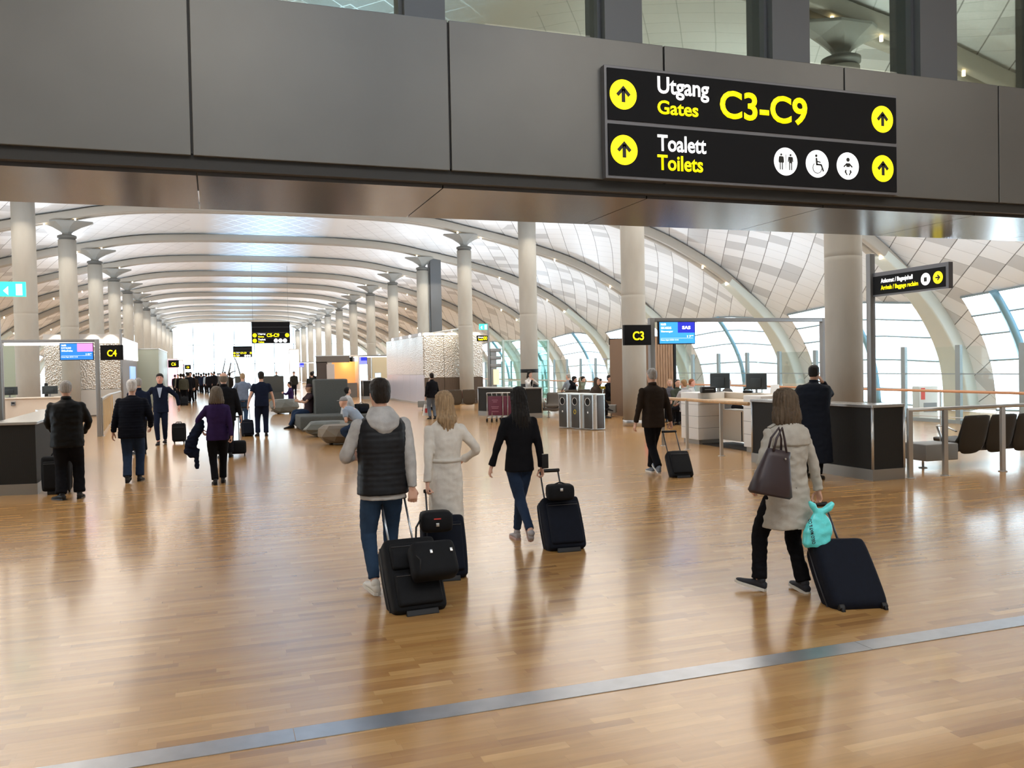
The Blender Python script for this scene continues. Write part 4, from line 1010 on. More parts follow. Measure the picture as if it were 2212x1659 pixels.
def hand(mb, w, d, nrm, side, curl=.35, k=1.0, fr=.0085):
    """palm and five fingers from the wrist w along d; nrm is the palm side"""
    d = V(d).normalized(); nrm = V(nrm); nrm = (nrm-d*nrm.dot(d)).normalized(); x = d.cross(nrm)*side   # thumb side
    def P(a, b, c): return V(w)+d*(a*k)+x*(b*k)+nrm*(c*k)
    rg = []
    for a, hw, th in ((-.01, .026, .02), (.02, .032, .018), (.05, .040, .015), (.08, .041, .013), (.095, .036, .010)):
        rg.append(ering(P(a, 0, 0), hw*k, th*k, x, nrm, 14, .8))
    mb.rings(rg)
    for j, (b, L, c0) in enumerate(((.03, .072, 0), (.011, .082, .05), (-.009, .076, .1), (-.028, .06, .15))):
        a = P(.088, b, 0); ang = curl*.5+c0*curl; pts = [a-d*.015*k]; p = a; pts.append(p)
        for q, f in enumerate((.45, .32, .23)):
            dd = d*math.cos(ang)+nrm*math.sin(ang)+x*(b*1.5); p = p+dd.normalized()*(L*f*k); pts.append(p); ang += curl*(1.0+.2*q)
        mb.tube(pts, [fr*k*1.08, fr*k*1.1, fr*k, fr*k*.95, fr*k*.8], 8); mb.ell(pts[-1], fr*k*.8, fr*k*.8, fr*k*.8, 8, 6)
    a = P(.02, .026, .004); t1 = P(.05, .05, .015+.012*curl); t2 = P(.078, .055-.012*curl, .022+.03*curl); t3 = P(.098, .052-.03*curl, .026+.04*curl)
    mb.tube([a, t1, t2, t3], [.013*k, .0125*k, .0105*k, .009*k], 8); mb.ell(t3, .009*k, .009*k, .009*k, 8, 6)

def person(label, loc, rotz, ht=1.75, build=1.0, female=False, pelvis=None, lean=(0, 0), twist=0, headturn=0, headtilt=0,
           feet=None, hands=None, elbows=None, curls=(.4, .4), palms=None, knees=None,
           top='jacket', topm=None, sleeves='long', trous='straight', trm=None, shoem=None, solem=None,
           hair='short', hairmat=None, skin=None, face=False, vox=.016, quilt=None, fold=.006, hem=None, extra=None, group=None, glasses=False, slim_leg=1.0, bare=False, detail=2, topname=None):
    s = ht/1.75; sk = skin or SKIN; q = build
    root = thing('person', label, 'person', loc, rotz, group)
    pel = V(pelvis or (0, 0, .93))
    lx, ly = lean      # forward lean, sideways lean in radians
    up1 = V((math.sin(ly)*.5, math.sin(lx)*.6, 1)).normalized(); up2 = V((math.sin(ly), math.sin(lx), math.cos(lx))).normalized()
    waist = pel+up1*.16; chest = waist+(up1+up2).normalized()*.18; sh = chest+up2*.16; nb = sh+up2*.075
    ct, st = math.cos(twist), math.sin(twist); XS = V((ct, st, -math.sin(ly)*ct)).normalized(); XP = V((1, 0, 0))
    sw = (.165 if female else .19)*(.9+.1*q); sR, sL = sh+XS*sw-up2*.035, sh-XS*sw-up2*.035
    hw = .085 if not female else .09
    hR, hL = pel+V((hw, 0, -.03)), pel+V((-hw, 0, -.03))
    feet = feet or (((.1, 0, .085), 0, .15), ((-.1, 0, .085), 0, -.15))   # right, left: ankle, pitch, yaw
    knees = knees or ((.1, 1, 0), (-.1, 1, 0))
    fR, fL = V(feet[0][0]), V(feet[1][0])
    kR, fR = ik(hR, fR, .43, .425, knees[0]); kL, fL = ik(hL, fL, .43, .425, knees[1])
    hands = hands or ((.26, .05, .82), (-.26, .05, .82))
    elbows = elbows or ((.5, -1, 0), (-.5, -1, 0))
    eR, wR = ik(sR, hands[0], .285, .255, elbows[0]); eL, wL = ik(sL, hands[1], .285, .255, elbows[1])
    # head frame
    ha = up2.copy(); ha = (ha*(.55)+V((0, 0, .45))).normalized()
    HR = Matrix.Rotation(headturn+twist*.5, 3, 'Z') @ Matrix.Rotation(-headtilt, 3, 'X')
    hc = nb+ha*.055+HR @ V((0, .018, .105))
    def Hd(x, y, z): return hc+HR @ (V((x, y, z))*1.06)
    HX, HY = HR @ V((1, 0, 0)), HR @ V((0, 1, 0))
    HEAD = ((-.122, .022, .022, .05), (-.112, .04, .036, .045), (-.09, .054, .058, .028), (-.06, .064, .078, .012), (-.03, .069, .088, .004), (0, .073, .094, 0), (.035, .076, .097, -.003), (.065, .072, .092, -.005), (.09, .058, .074, -.006), (.108, .034, .045, -.006), (.115, .012, .016, -.006))
    mb = MB()
    mb.rings([ering(Hd(0, cy, z), rx, ry, HX, HY, 20) for z, rx, ry, cy in [(z, rx*1.06, ry*1.06, cy) for z, rx, ry, cy in HEAD]])
    limb(mb, [nb-up2*.05, nb+ha*.03, Hd(0, -.02, -.06)], [.062*(.85 if female else 1), .052*(.9 if female else 1.05), .055*(.88 if female else 1)])
    for sx in (-1, 1):
        mb.ell(Hd(sx*.077, -.008, -.012), .009, .017, .031, 8, 6, HR)
    mb.tube([Hd(0, .088, .022), Hd(0, .101, -.004), Hd(0, .113, -.026), Hd(0, .098, -.036)], [.008, .009, .0135, .008], 8)
    mb.ell(Hd(0, .088, -.062), .024, .012, .009, 10, 6, HR); mb.ell(Hd(0, .08, .028), .05, .014, .008, 10, 6, HR)
    # torso and limbs
    tq = q*(.92 if female else 1)
    TZ = ((pel-up1*.1, .15*tq, .105*tq), (pel, .155*tq, .11*tq), (waist, .125*tq, .1*tq), (chest, .145*tq, .11*tq), (sh-up2*.02, .15*tq, .1*tq), (sh+up2*.045, .09*tq, .07*tq), (nb, .05, .05))
    YT = up2.cross(XS)*-1 if False else XS.cross(up2)*-1
    mb.rings([ering(c, rx, ry, XS.lerp(XP, max(0, 1-i/3)).normalized(), V((0, 1, 0)) if i < 3 else up2.cross(XS), 20) for i, (c, rx, ry) in enumerate(TZ)])
    la = 1.0 if not female else .85
    for a, e, w, pm, sd, cu, ix in ((sR, eR, wR, None, 1, curls[0], 0), (sL, eL, wL, None, -1, curls[1], 1)):
        limb(mb, [a-XS*sd*.02, a.lerp(e, .5), e, e.lerp(w, .45), w], [.05*la, .044*la, .036*la, .038*la, .026*la])
    for h_, k_, f_, sd in ((hR, kR, fR, 1), (hL, kL, fL, -1)):
        limb(mb, [h_, h_.lerp(k_, .5), k_, k_.lerp(f_, .4), f_], [.08*q, .066*q, .05, .048, .034])
    body = remesh(mb, vox, smooth=2, name='body')
    # hands at a finer grid, joined into the same body mesh
    hm = MB(); bm2 = bmesh.new(); bm2.from_mesh(body)
    for a, e, w, sd, cu, ix in ((sR, eR, wR, 1, curls[0], 0), (sL, eL, wL, -1, curls[1], 1)):
        d = (w-e).normalized(); pn = V(palms[ix]) if palms and palms[ix] else V((-sd, 0, 0))
        dd = d
        if isinstance(cu, tuple): cu, dd = cu[0], (d+V(cu[1])).normalized()
        limb(hm, [w-d*.07, w+dd*.01], [.029*la, .025*la]); hand(hm, w, dd, pn, sd, cu, 1.0 if not female else .92)
    hmm = remesh(hm, .0052 if detail > 1 else .008, smooth=1, name='h')
    bm2.from_mesh(hmm); bm2.to_mesh(body); bm2.free(); bpy.data.meshes.remove(hmm)
    body.polygons.foreach_set('use_smooth', [True]*len(body.polygons))
    addmesh('body', body, sk, root)
    # top garment
    hz = hem if hem is not None else (.06 if top in ('jacket', 'vest', 'shirt') else .02)
    g = .024*q if top != 'shirt' else .012
    if top == 'puffer' or top == 'vest': g = .036
    def torso_cloth(mb, g, lowf, flare=0.0):
        cs = [(sh+up2*.08-V((0, .0, 0)), .058+g*.4, .06+g*.4), (sh+up2*.05, .095+g*.5, .066+g*.8), (sh+up2*.02, .14*tq+g*.5, .08*tq+g*.9), (sh-up2*.03, .172*tq+g*.5, .095*tq+g), (chest, .158*tq+g, .115*tq+g), (waist, (.135 if female else .148)*tq+g, .108*tq+g), (pel, .158*tq+g, .115*tq+g)]
        cs.append((pel-up1*lowf, (.163+flare)*tq+g, (.118+flare)*tq+g))
        rg = [ering(c, rx, ry, XS.lerp(XP, min(1, max(0, (i-3)/4))).normalized(), up2.cross(XS).lerp(V((0, 1, 0)), max(0, min(1, (i-3)/3))), 24, .9) for i, (c, rx, ry) in enumerate(cs[::-1][::-1])]
        mb.rings(rg)
    def sleeve(mb, sd, g, frac=1.0, cuff=.035):
        a, e, w = (sR, eR, wR) if sd == 1 else (sL, eL, wL)
        r0 = (.052 if female else .060)*(.8+.2*q)+g*.55
        if frac >= 1: limb(mb, [a-XS*sd*.035, a+XS*sd*.0-up2*.01, a.lerp(e, .5), e, e.lerp(w, .5), w.lerp(e, .03)], [r0*1.0, r0*1.02, r0*.9, r0*.78, r0*.66, cuff+g*.4], round_ends=False); mb.ell(a, r0*1.0, r0*1.0, r0*1.0, 12, 8)
        else:
            limb(mb, [a-XS*sd*.03, a, a.lerp(e, frac)], [r0, r0, r0*.9], round_ends=False); mb.ell(a, r0, r0, r0, 12, 8)
    lowf = {'jacket': .12, 'shirt': .09, 'vest': .09, 'sweater': .08, 'coat': .48, 'dress': .62}.get(top, .12)
    if hem is not None: lowf = hem
    flare = {'coat': .035, 'dress': .0}.get(top, 0)
    tn = topname or {'vest': 'quilted_vest', 'coat': 'coat', 'dress': 'dress', 'shirt': 'shirt', 'sweater': 'sweater'}.get(top, 'jacket')
    if top == 'vest':
        mb = MB(); torso_cloth(mb, .012, lowf+.04)
        for sd in (1, -1): sleeve(mb, sd, .012)
        addmesh('hoodie', remesh(mb, vox, fold, 8, 2, name='hoodie'), extra['under'], root)
        mb = MB(); torso_cloth(mb, g, lowf)
        addmesh(tn, remesh(mb, vox, .003, 8, 2, name=tn, quilt=quilt), topm, root)
        mb = MB()   # hood lying on the back
        o = nb-up2*.0-V((0, .018, 0)); HY2 = V((0, 1, .35)).normalized()
        mb.rings([ering(o+V((0, .02, .055)), .078, .08, XS, V((0, 1, 0)), 20), ering(o+V((0, -.01, .02)), .11, .105, XS, HY2, 20), ering(o+V((0, -.05, -.035)), .145, .1, XS, HY2, 20), ering(o+V((0, -.09, -.10)), .125, .07, XS, HY2, 20), ering(o+V((0, -.11, -.155)), .06, .035, XS, HY2, 20), ering(o+V((0, -.12, -.18)), .02, .012, XS, HY2, 20)])
        addmesh('hood', remesh(mb, .009, .004, 9, 3, name='hood'), extra['under'], root)
    else:
        mb = MB(); torso_cloth(mb, g, lowf, flare)
        if sleeves == 'long':
            for sd in (1, -1): sleeve(mb, sd, g*.6, cuff=.038 if top != 'shirt' else .03)
        elif sleeves == 'short':
            for sd in (1, -1): sleeve(mb, sd, g, .62)
        o_ = addmesh(tn, remesh(mb, vox, fold, 7, 2, name=tn, quilt=quilt), topm, root)
        if extra and extra.get('cape'):
            mb = MB(); rg = [(sh+up2*.072, .075, .08), (sh+up2*.045, .12, .095), (sh+up2*.01, .185, .118), (sh-up2*.06, .208, .135), (sh-up2*.13, .205, .138), (sh-up2*.135, .17, .12)]
            mb.rings([ering(c-V((0, .008, 0)), rx*q*.93, ry*q, XS, up2.cross(XS), 24, .9) for c, rx, ry in rg]); addmesh('storm_flap', remesh(mb, vox, .006, 8, 2, name='flap'), topm, root)
            for sd in (1, -1):
                mb = MB(); c = (sR if sd == 1 else sL)+up2*.083; mb.rbox(-.05, .05, -.02, .02, -.004, .006, .004); ob = mb.build('epaulette', topm, root); ob.location = c-XS*sd*.03; ob.rotation_euler = (0, sd*.42, 0)
        if top in ('jacket', 'coat') and detail:
            mb = MB(); c0 = nb-up2*.005
            mb.rings([ering(c0, .075, .078, XS, V((0, 1, 0)), 20), ering(c0+ha*.045, .07, .07, XS, V((0, 1, -.15)), 20)], cap=False)
            cm = mb.build('collar', topm, root); sd_ = cm.modifiers.new('s', 'SOLIDIFY'); sd_.thickness = .014
    if extra and extra.get('belt'):
        mb = MB(); mb.rings([ering(waist+V((0, 0, z)), .140*tq+g+.012, .112*tq+g+.01, XP, V((0, 1, 0)), 24) for z in (-.02, .02)]); addmesh('belt', mb.mesh('belt'), topm, root)
    if extra and extra.get('shirtfront'):
        mb = MB(); c = chest+V((0, .095+g, 0)); mb.prism([(-.012, -.05), (.012, -.05), (.06, .2), (-.06, .2)], 0, .02, 'y')
        f_ = mb.build('shirt_front', extra['shirtfront'], root); f_.location = c+V((0, .025, -.03)); f_.rotation_euler = (.12, 0, 0)
    # trousers
    if trous:
        mb = MB(); wd = {'straight': (.092, .078, .068, .07), 'slim': (.086, .062, .052, .044), 'wide': (.095, .085, .08, .085), 'skirt': (.1, .1, .1, .1)}[trous]
        mb.rings([ering(c, rx, ry, XP, V((0, 1, 0)), 20) for c, rx, ry in ((waist-up1*.02, .135*q, .108*q), (pel, .165*q, .125*q), (pel-V((0, 0, .09)), .165*q, .125*q))])
        for h_, k_, f_ in ((hR, kR, fR), (hL, kL, fL)):
            low = f_.lerp(k_, .02 if trous != 'slim' else .08)
            limb(mb, [h_, h_.lerp(k_, .5), k_, k_.lerp(f_, .45), low], [wd[0]*q, wd[0]*.94*q, wd[1]*slim_leg, wd[2]*slim_leg, wd[3]*slim_leg], round_ends=False)
        addmesh('trousers', remesh(mb, vox, fold*.8, 9, 2, name='trousers'), trm, root)
    # shoes
    for (f_, ft) in ((fR, feet[0]), (fL, feet[1])):
        pit, yw = ft[1], ft[2]; R = Matrix.Rotation(yw*-1, 3, 'Z') @ Matrix.Rotation(-pit, 3, 'X'); z0 = -.085
        def F(x, y, z): return f_+R @ V((x, y, z))
        rg = []
        for y, w, h, b in ((-.075, .018, .05, .03), (-.07, .032, .075, .018), (-.03, .037, .1, .015), (.02, .039, .095, .015), (.07, .042, .068, .015), (.13, .048, .05, .015), (.175, .042, .042, .017), (.2, .022, .034, .022)):
            rg.append([F(w*(.94*math.cos(t)), y, z0+b+max(0, (h-b))*(.5+.5*math.sin(t)) if math.sin(t) > -.5 else z0+b) for t in [2*PI*k/14 for k in range(14)]])
        mb = MB(); mb.rings(rg); mb.ell(F(0, -.015, .0), .04, .045, .04, 12, 8)
        sh_ = mb.build('shoe', shoem or BLACK, root)
        mb = MB(); out = [(-.0, -.082), (.03, -.07), (.038, -.02), (.04, .04), (.05, .12), (.045, .175), (.02, .207), (-.02, .207), (-.045, .175), (-.05, .12), (-.04, .04), (-.038, -.02), (-.03, -.07)]
        mb.rings([[F(x, y, z) for x, y in out] for z in (z0, z0+.024)], smooth=False); mb.build('sole', solem or BLACK, sh_)
    # hair
    hm_ = hairmat
    if hair and hm_:
        mb = MB()
        def hr(rows, n=22): mb.rings([ering(Hd(0, cy, z), rx*1.07, ry*1.07, HX, HY, n) for z, rx, ry, cy in rows])
        if hair == 'short': hr(((-.075, .045, .03, -.06), (-.06, .06, .045, -.045), (-.03, .074, .065, -.032), (0, .0795, .078, -.022), (.035, .083, .09, -.013), (.07, .081, .097, -.006), (.1, .066, .083, -.006), (.122, .038, .05, -.008), (.129, .012, .016, -.008)))
        elif hair == 'crop': hr(((-.06, .05, .03, -.06), (-.03, .071, .058, -.036), (0, .076, .072, -.025), (.035, .0785, .084, -.016), (.07, .0755, .088, -.01), (.094, .06, .074, -.008), (.113, .035, .045, -.008), (.119, .012, .016, -.008)))
        elif hair == 'fringe': hr(((-.07, .045, .03, -.06), (-.045, .07, .055, -.042), (-.01, .079, .07, -.03), (.02, .08, .075, -.025), (.045, .072, .068, -.03), (.055, .05, .05, -.035)))
        elif hair == 'bob':
            hr(((-.18, .09, .055, -.04), (-.17, .12, .08, -.035), (-.13, .128, .095, -.032), (-.08, .12, .1, -.03), (-.02, .106, .098, -.026), (.03, .098, .1, -.02), (.07, .09, .1, -.014), (.1, .073, .085, -.01), (.124, .043, .052, -.01), (.132, .012, .016, -.01)))
        elif hair == 'long':
            L = (extra or {}).get('hairlen', .3)
            for z, rx, ry, cy in [(-.12-L, .035, .02, -.085)]: pass
            rows = [(-.16-L, .012, .01, -.105), (-.13-L, .04, .02, -.105), (-.1-L*.75, .075, .032, -.105), (-.1-L*.5, .098, .04, -.1), (-.1-L*.25, .1, .05, -.09), (-.1, .095, .065, -.06), (-.05, .09, .08, -.04), (0, .088, .09, -.025), (.04, .087, .098, -.015), (.08, .08, .098, -.01), (.108, .06, .075, -.01), (.127, .034, .044, -.01), (.133, .01, .014, -.01)]
            hr(rows)
        h_ = remesh(mb, .008 if detail > 1 else .014, .004, 22, 2, name='hair')
        if hair in ('long', 'bob'):
            P = np_mesh(h_); hc_ = np.array(hc); az = np.arctan2(P[:, 1]-hc_[1], P[:, 0]-hc_[0]); dd = P-hc_; rr = np.maximum(np.hypot(dd[:, 0], dd[:, 1]), 1e-3)
            amp = .0045*(np.sin(az*26+P[:, 2]*9)+.6*np.sin(az*47-P[:, 2]*14))*(1+3*np.clip(-dd[:, 2]-.1, 0, .3)); P[:, 2] += np.clip(-dd[:, 2]-.12, 0, .3)*.12*np.sin(az*17); P[:, 0] += dd[:, 0]/rr*amp; P[:, 1] += dd[:, 1]/rr*amp; h_.vertices.foreach_set('co', P.ravel()); h_.update()
        addmesh('hair', h_, hm_, root)
    if hair == 'cap' or (extra and extra.get('cap')):
        cmat = extra['cap']; mb = MB()
        mb.rings([ering(Hd(0, cy, z), rx, ry, HX, HY, 22) for z, rx, ry, cy in ((.025, .083, .1, -.004), (.05, .085, .102, -.004), (.085, .076, .09, -.005), (.112, .05, .06, -.006), (.125, .015, .02, -.006))])
        c_ = mb.build('cap', cmat, root); mb = MB(); mb.prism([(-.07, .07), (-.06, .13), (-.03, .165), (.03, .165), (.06, .13), (.07, .07)], .03, .04); b_ = mb.build('brim', cmat, c_); b_.data.transform(Matrix.Translation(hc) @ HR.to_4x4())
    if extra and extra.get('hoodup'):
        mb = MB(); mb.rings([ering(Hd(0, cy, z), rx, ry, HX, HY, 22) for z, rx, ry, cy in ((-.2, .11, .1, -.02), (-.12, .1, .085, -.03), (-.05, .098, .09, -.03), (.03, .1, .1, -.025), (.08, .09, .1, -.02), (.12, .06, .07, -.02), (.14, .02, .02, -.02))]); addmesh('hood', remesh(mb, .01, .004, name='hood'), topm, root)
    if face:
        for sx in (-1, 1):
            mb = MB(); mb.ell(Hd(sx*.031, .083, .005), .014, .009, .009, 10, 6); mb.build('eye', mat('eye white', (.7, .68, .65), .3), root)
            mb = MB(); mb.ell(Hd(sx*.031, .0905, .005), .006, .003, .006, 8, 6); mb.build('iris', EYEM, root)
            mb = MB(); mb.tube([Hd(sx*.015, .094, .025), Hd(sx*.032, .093, .031), Hd(sx*.05, .082, .026)], .004, 6); mb.build('eyebrow', hm_ or BLACK, root)
        mb = MB(); mb.ell(Hd(0, .0945, -.062), .023, .008, .007, 12, 6); mb.build('mouth', LIPM, root)
    root.scale = (s, s, s)
    root['_j'] = 0; del root['_j']
    J = dict(wR=wR, wL=wL, sR=sR, sL=sL, eR=eR, eL=eL, pel=pel, nb=nb, hc=hc, waist=waist)
    Mx = Matrix.Translation(V(loc)) @ Matrix.Rotation(rotz, 4, 'Z') @ Matrix.Diagonal((s, s, s, 1))
    root_J[root.name] = {k: Mx @ v for k, v in J.items()}
    return root
root_J = {}

# ---------------------------------------------------------------- luggage
CASEM = mat('black nylon case', (.004, .0045, .006), .75, spec=.25, noise_amt=.15, nscale=20, bump=.2, bscale=150)
NAVYC = mat('navy soft case', (.004, .006, .013), .8, spec=.2, noise_amt=.12, nscale=20, bump=.2, bscale=150)
ALU = mat('silver handle tube', (.5, .53, .57), .3, .9); DTUBE = mat('dark handle tube', (.06, .065, .075), .35, .7)
def suitcase(label, B, T, xdir, w, h, d, casem=CASEM, tubem=ALU, pockets=2, spinner=False, tubes=True, bulge=.02, name='suitcase', tube_gap=None, wr=.03, handle_top=True, rad=.04):
    """B wheel contact point, T grip point, xdir width direction, body w x h x d; back of the case faces the grip side"""
    B, T, X = V(B), V(T), V(xdir).normalized(); Z = (T-B); Z = (Z-X*Z.dot(X)).normalized(); Y = Z.cross(X)
    L = (T-B).length
    s = thing(name, label, 'suitcase', B); R = Matrix((X, Y, Z)).transposed().to_4x4()
    s.matrix_world = Matrix.Translation(B) @ R
    z0 = .045
    t = bmesh.new(); m = MB(); m.bm = t; m.box(-w/2, w/2, 0, d, z0, z0+h)
    bmesh.ops.subdivide_edges(t, edges=list(t.edges), cuts=3, use_grid_fill=True)
    for v in t.verts:
        q = 1-max(abs(v.co.x)/(w/2), 0)**2; r = 1-((v.co.z-z0-h/2)/(h/2))**2
        if v.co.y > d*.9: v.co.y += bulge*q*r
        v.co.x *= 1+.04*r
    m = MB(); m.merge(t, True); b_ = m.build('body', casem, s); bv = b_.modifiers.new('b', 'BEVEL'); bv.width = rad; bv.segments = 3; bv.limit_method = 'ANGLE'; bv.angle_limit = .8
    ss = b_.modifiers.new('s', 'SUBSURF'); ss.levels = ss.render_levels = 1
    for f in b_.data.polygons: f.use_smooth = True
    if pockets:
        hs = ((z0+h*.06, z0+h*.5), (z0+h*.55, z0+h*.9)) if pockets == 2 else ((z0+h*.08, z0+h*.86),)
        for a, c in hs:
            m = MB(); m.rbox(-w*.42, w*.42, -.035, .03, a, c, .025, 3); p_ = m.build('pocket', casem, s)
            m = MB(); m.tube([(-w*.39, -.037, c-.035), (w*.39, -.037, c-.035)], .004, 6); m.build('zip', mat('zip', (.05, .05, .055), .4, .4), p_)
    for z in (z0+h*.04, z0+h*.985):
        pass
    m = MB(); m.tube([(-w/2*1.03, d*.5, z0+.04), (-w/2*1.06, d*.5, z0+h/2), (-w/2*1.02, d*.5, z0+h-.03), (0, d*.5, z0+h+.004), (w/2*1.02, d*.5, z0+h-.03), (w/2*1.06, d*.5, z0+h/2), (w/2*1.03, d*.5, z0+.04)], .006, 6); m.build('piping', mat('piping', (.03, .03, .035), .5), s)
    for sx in (-1, 1):
        for yy in ((d-.03,) if not spinner else (.03, d-.04)):
            m = MB(); m.cyl((yy, .03-.0), wr, sx*(w/2-.05)-.012, sx*(w/2-.05)+.012, 16, axis='x'); wl = m.build('wheel', BLACK, s)
            m = MB(); m.rbox(sx*(w/2-.05)-.022, sx*(w/2-.05)+.022, yy-.025, yy+.025, .035, .075, .008); m.build('wheel_housing', BLACK, s)
    if not spinner:
        m = MB(); m.rbox(-w*.3, w*.3, .0, .03, .0, .05, .006); m.build('foot', BLACK, s)
    if handle_top:
        m = MB(); m.tube([(-.07, d*.5, z0+h), (-.06, d*.5, z0+h+.03), (.06, d*.5, z0+h+.03), (.07, d*.5, z0+h)], .012, 8); m.build('carry_handle', BLACK, s)
    if tubes and L > z0+h+.05:
        tg = tube_gap or w*.3; ty = d-.03
        ty2 = (R.inverted().to_3x3() @ (T-B)).y
        for sx in (-1, 1):
            m = MB(); m.tube([(sx*tg, ty, z0+h-.02), (sx*tg, ty+(ty2-ty)*.5 if 0 else ty, L-.01)], .011, 8, flat=(1.2, .8)); m.build('handle_tube', tubem, s)
        m = MB(); m.rbox(-tg-.02, tg+.02, ty-.018, ty+.018, L-.02, L+.015, .012); m.build('grip', BLACK, s)
    return s
# ================================================================ the people in the hall
DENIM = cloth('dark blue denim', (.02, .035, .07)); DENIM2 = cloth('mid blue denim', (.028, .055, .105)); BLK = cloth('black cloth', (.007, .007, .009)); BLKT = cloth('black trousers cloth', (.006, .006, .008))
GREYH = cloth('light grey marl hoodie', (.40, .39, .38), amt=.18); NAVY = cloth('navy cloth', (.008, .012, .028)); CREAM = cloth('cream linen', (.66, .62, .56)); TRENCH = cloth('beige grey trench cloth', (.42, .39, .34))
BRN = cloth('dark brown jacket cloth', (.025, .017, .012)); PURP = cloth('purple cloth', (.03, .015, .065)); LBLUE = cloth('blue grey shirt cloth', (.16, .2, .28)); WHITESH = mat('white canvas shoe', (.7, .68, .63), .6)
H_DARK = hairm('dark brown', (.016, .011, .008)); H_BLACK = hairm('black', (.012, .01, .009)); H_BLOND = hairm('dark blond', (.34, .23, .13)); H_GREY = hairm('grey', (.32, .3, .28)); H_WHITE = hairm('white', (.62, .58, .55)); H_BRN = hairm('brown', (.10, .07, .045)); H_GB = hairm('grey brown', (.16, .13, .1))
def gx(x, y): g = G(x, y); return (g.x, g.y, 0)

# 1 man in the black gilet
person('man from behind in black quilted vest over grey hoodie and blue jeans, pulling a suitcase', (1.3, 7.05, 0), .06, 1.74, 1.12, lean=(.03, 0), headturn=.05,
       feet=(((.11, .22, .085), .05, .1), ((-.1, -.06, .10), -.12, -.1)), hands=((.225, -.14, .79), (-.2, .27, 1.12)), elbows=((.5, -1, 0), (-.8, -1.0, -.6)), curls=(1.15, .6), palms=((0, 1, 0), None),
       top='vest', topm=mat('glossy black quilted nylon', (.006, .007, .01), .5, spec=.3), extra={'under': GREYH}, quilt=(.045, .0045), hem=.1, trous='slim', slim_leg=1.12, trm=DENIM2, shoem=WHITESH, solem=WHITESH, hair='short', hairmat=H_DARK, vox=.012)
J1 = root_J['person']
case_B = (G(868, 1335)+G(962, 1322))/2
wR1 = J1['wR']
suitcase('large black soft suitcase with silver twin handle, pulled by the man in the vest', case_B, PY(888, 1044, 6.9), G(962, 1322)-G(868, 1335), .42, .60, .27, pockets=2, tube_gap=.1, name='suitcase')
cs1 = bpy.data.objects['suitcase']
b = thing('shoulder_bag', 'black soft bag strapped on the front of the large black suitcase', 'bag', (0, 0, 0))
b.matrix_world = cs1.matrix_world @ Matrix.Translation(V((.1, -.09, .24)))
m = MB(); m.rbox(-.17, .19, -.14, .04, -.02, .27, .07, 4); m.build('body', CASEM, b); m = MB(); m.tube([(-.15, -.1, .2), (-.12, -.16, .1), (-.13, -.12, .0)], .006, 6); m.build('strap', BLACK, b)
for x_ in (-.02, .14): m = MB(); m.rbox(x_-.01, x_+.012, -.15, -.138, .15, .18, .003); m.build('buckle', STEEL, b)
# 2 woman in cream
g2 = V((2.03, 7.75, 0))
person('woman in cream belted dress with blond hair, walking beside the man in the vest', g2, .05, 1.60, 1.0, True, lean=(.02, 0),
       feet=(((.07, .14, .085), 0, .05), ((-.07, -.06, .10), -.1, -.05)), hands=((.25, .19, 1.06), (-.25, -.15, .79)), elbows=((1, -.7, -.6), (-.4, -1, 0)), curls=(.9, 1.1),
       top='dress', topm=CREAM, extra={'belt': 1, 'hairlen': .12}, trous='slim', trm=CREAM, shoem=BLACK, hair='long', hairmat=H_BLOND, vox=.012, hem=.66, fold=.008)
Jw = root_J['person.001']
suitcase('black soft suitcase behind the cream dress, partly hidden by the larger one', G(968, 1256), PY(926, 1046, 7.55), (1, -.12, 0), .38, .56, .26, casem=NAVYC, tubem=DTUBE, pockets=1, name='suitcase')
b = thing('travel_bag', 'small black rounded bag sitting on the suitcase of the woman in cream', 'bag', PY(942, 1148, 7.12), -.1)
m = MB(); m.rbox(-.14, .14, -.1, .1, .0, .18, .07, 4); m.build('body', CASEM, b); m = MB(); m.tube([(-.12, -.02, .14), (-.18, -.08, .06), (-.19, -.1, -.08), (-.13, -.1, -.13)], .009, 6); m.build('strap', BLACK, b); m = MB(); m.rbox(-.014, .014, -.108, -.098, .06, .09, .003); m.build('tag', STEEL, b); m = MB(); m.box(-.03, .03, -.104, -.098, .12, .13); m.build('red_mark', mat('small red mark', (.6, .05, .04), .5), b)
# 3 woman in black
person('woman in black sweater and blue jeans with long dark hair, walking with a suitcase', (3.0, 8.42, 0), .0, 1.60, .98, True, lean=(.04, .03), headturn=-.1,
       feet=(((.03, .22, .085), .0, .05), ((.03, -.26, .17), -.85, .15)), knees=((.05, 1, 0), (.2, 1, 0)), hands=((.25, -.1, .80), (-.32, .12, .82)), elbows=((.4, -1, 0), (-.6, -1, 0)), curls=(1.0, .5),
       top='sweater', topm=BLK, extra={'hairlen': .32}, hem=.1, trous='slim', trm=DENIM, shoem=mat('grey trainer', (.35, .33, .34), .6), solem=mat('worn pinkish sole', (.45, .3, .27), .6), hair='long', hairmat=H_BLACK, vox=.012, slim_leg=1.05)
suitcase('black soft suitcase with dark handle pulled by the woman in black', (G(1200, 1195)+G(1262, 1190))/2, (3.22, 8.26, .84), G(1262, 1190)-G(1200, 1195), .40, .55, .25, casem=NAVYC, tubem=DTUBE, pockets=1, tube_gap=.1, name='suitcase')
b = thing('travel_bag', 'small black pouch bag riding on the suitcase of the woman in black', 'bag', (3.27, 7.97, .50), -.2)
m = MB(); m.rbox(-.14, .14, -.09, .09, .0, .16, .06, 4); m.build('body', CASEM, b); m = MB(); m.rbox(-.015, .015, -.1, -.09, .1, .13, .003); m.build('tag', STEEL, b); m = MB(); m.tube([(-.1, 0, .14), (0, 0, .18), (.1, 0, .14)], .008, 6); m.build('strap', BLACK, b)
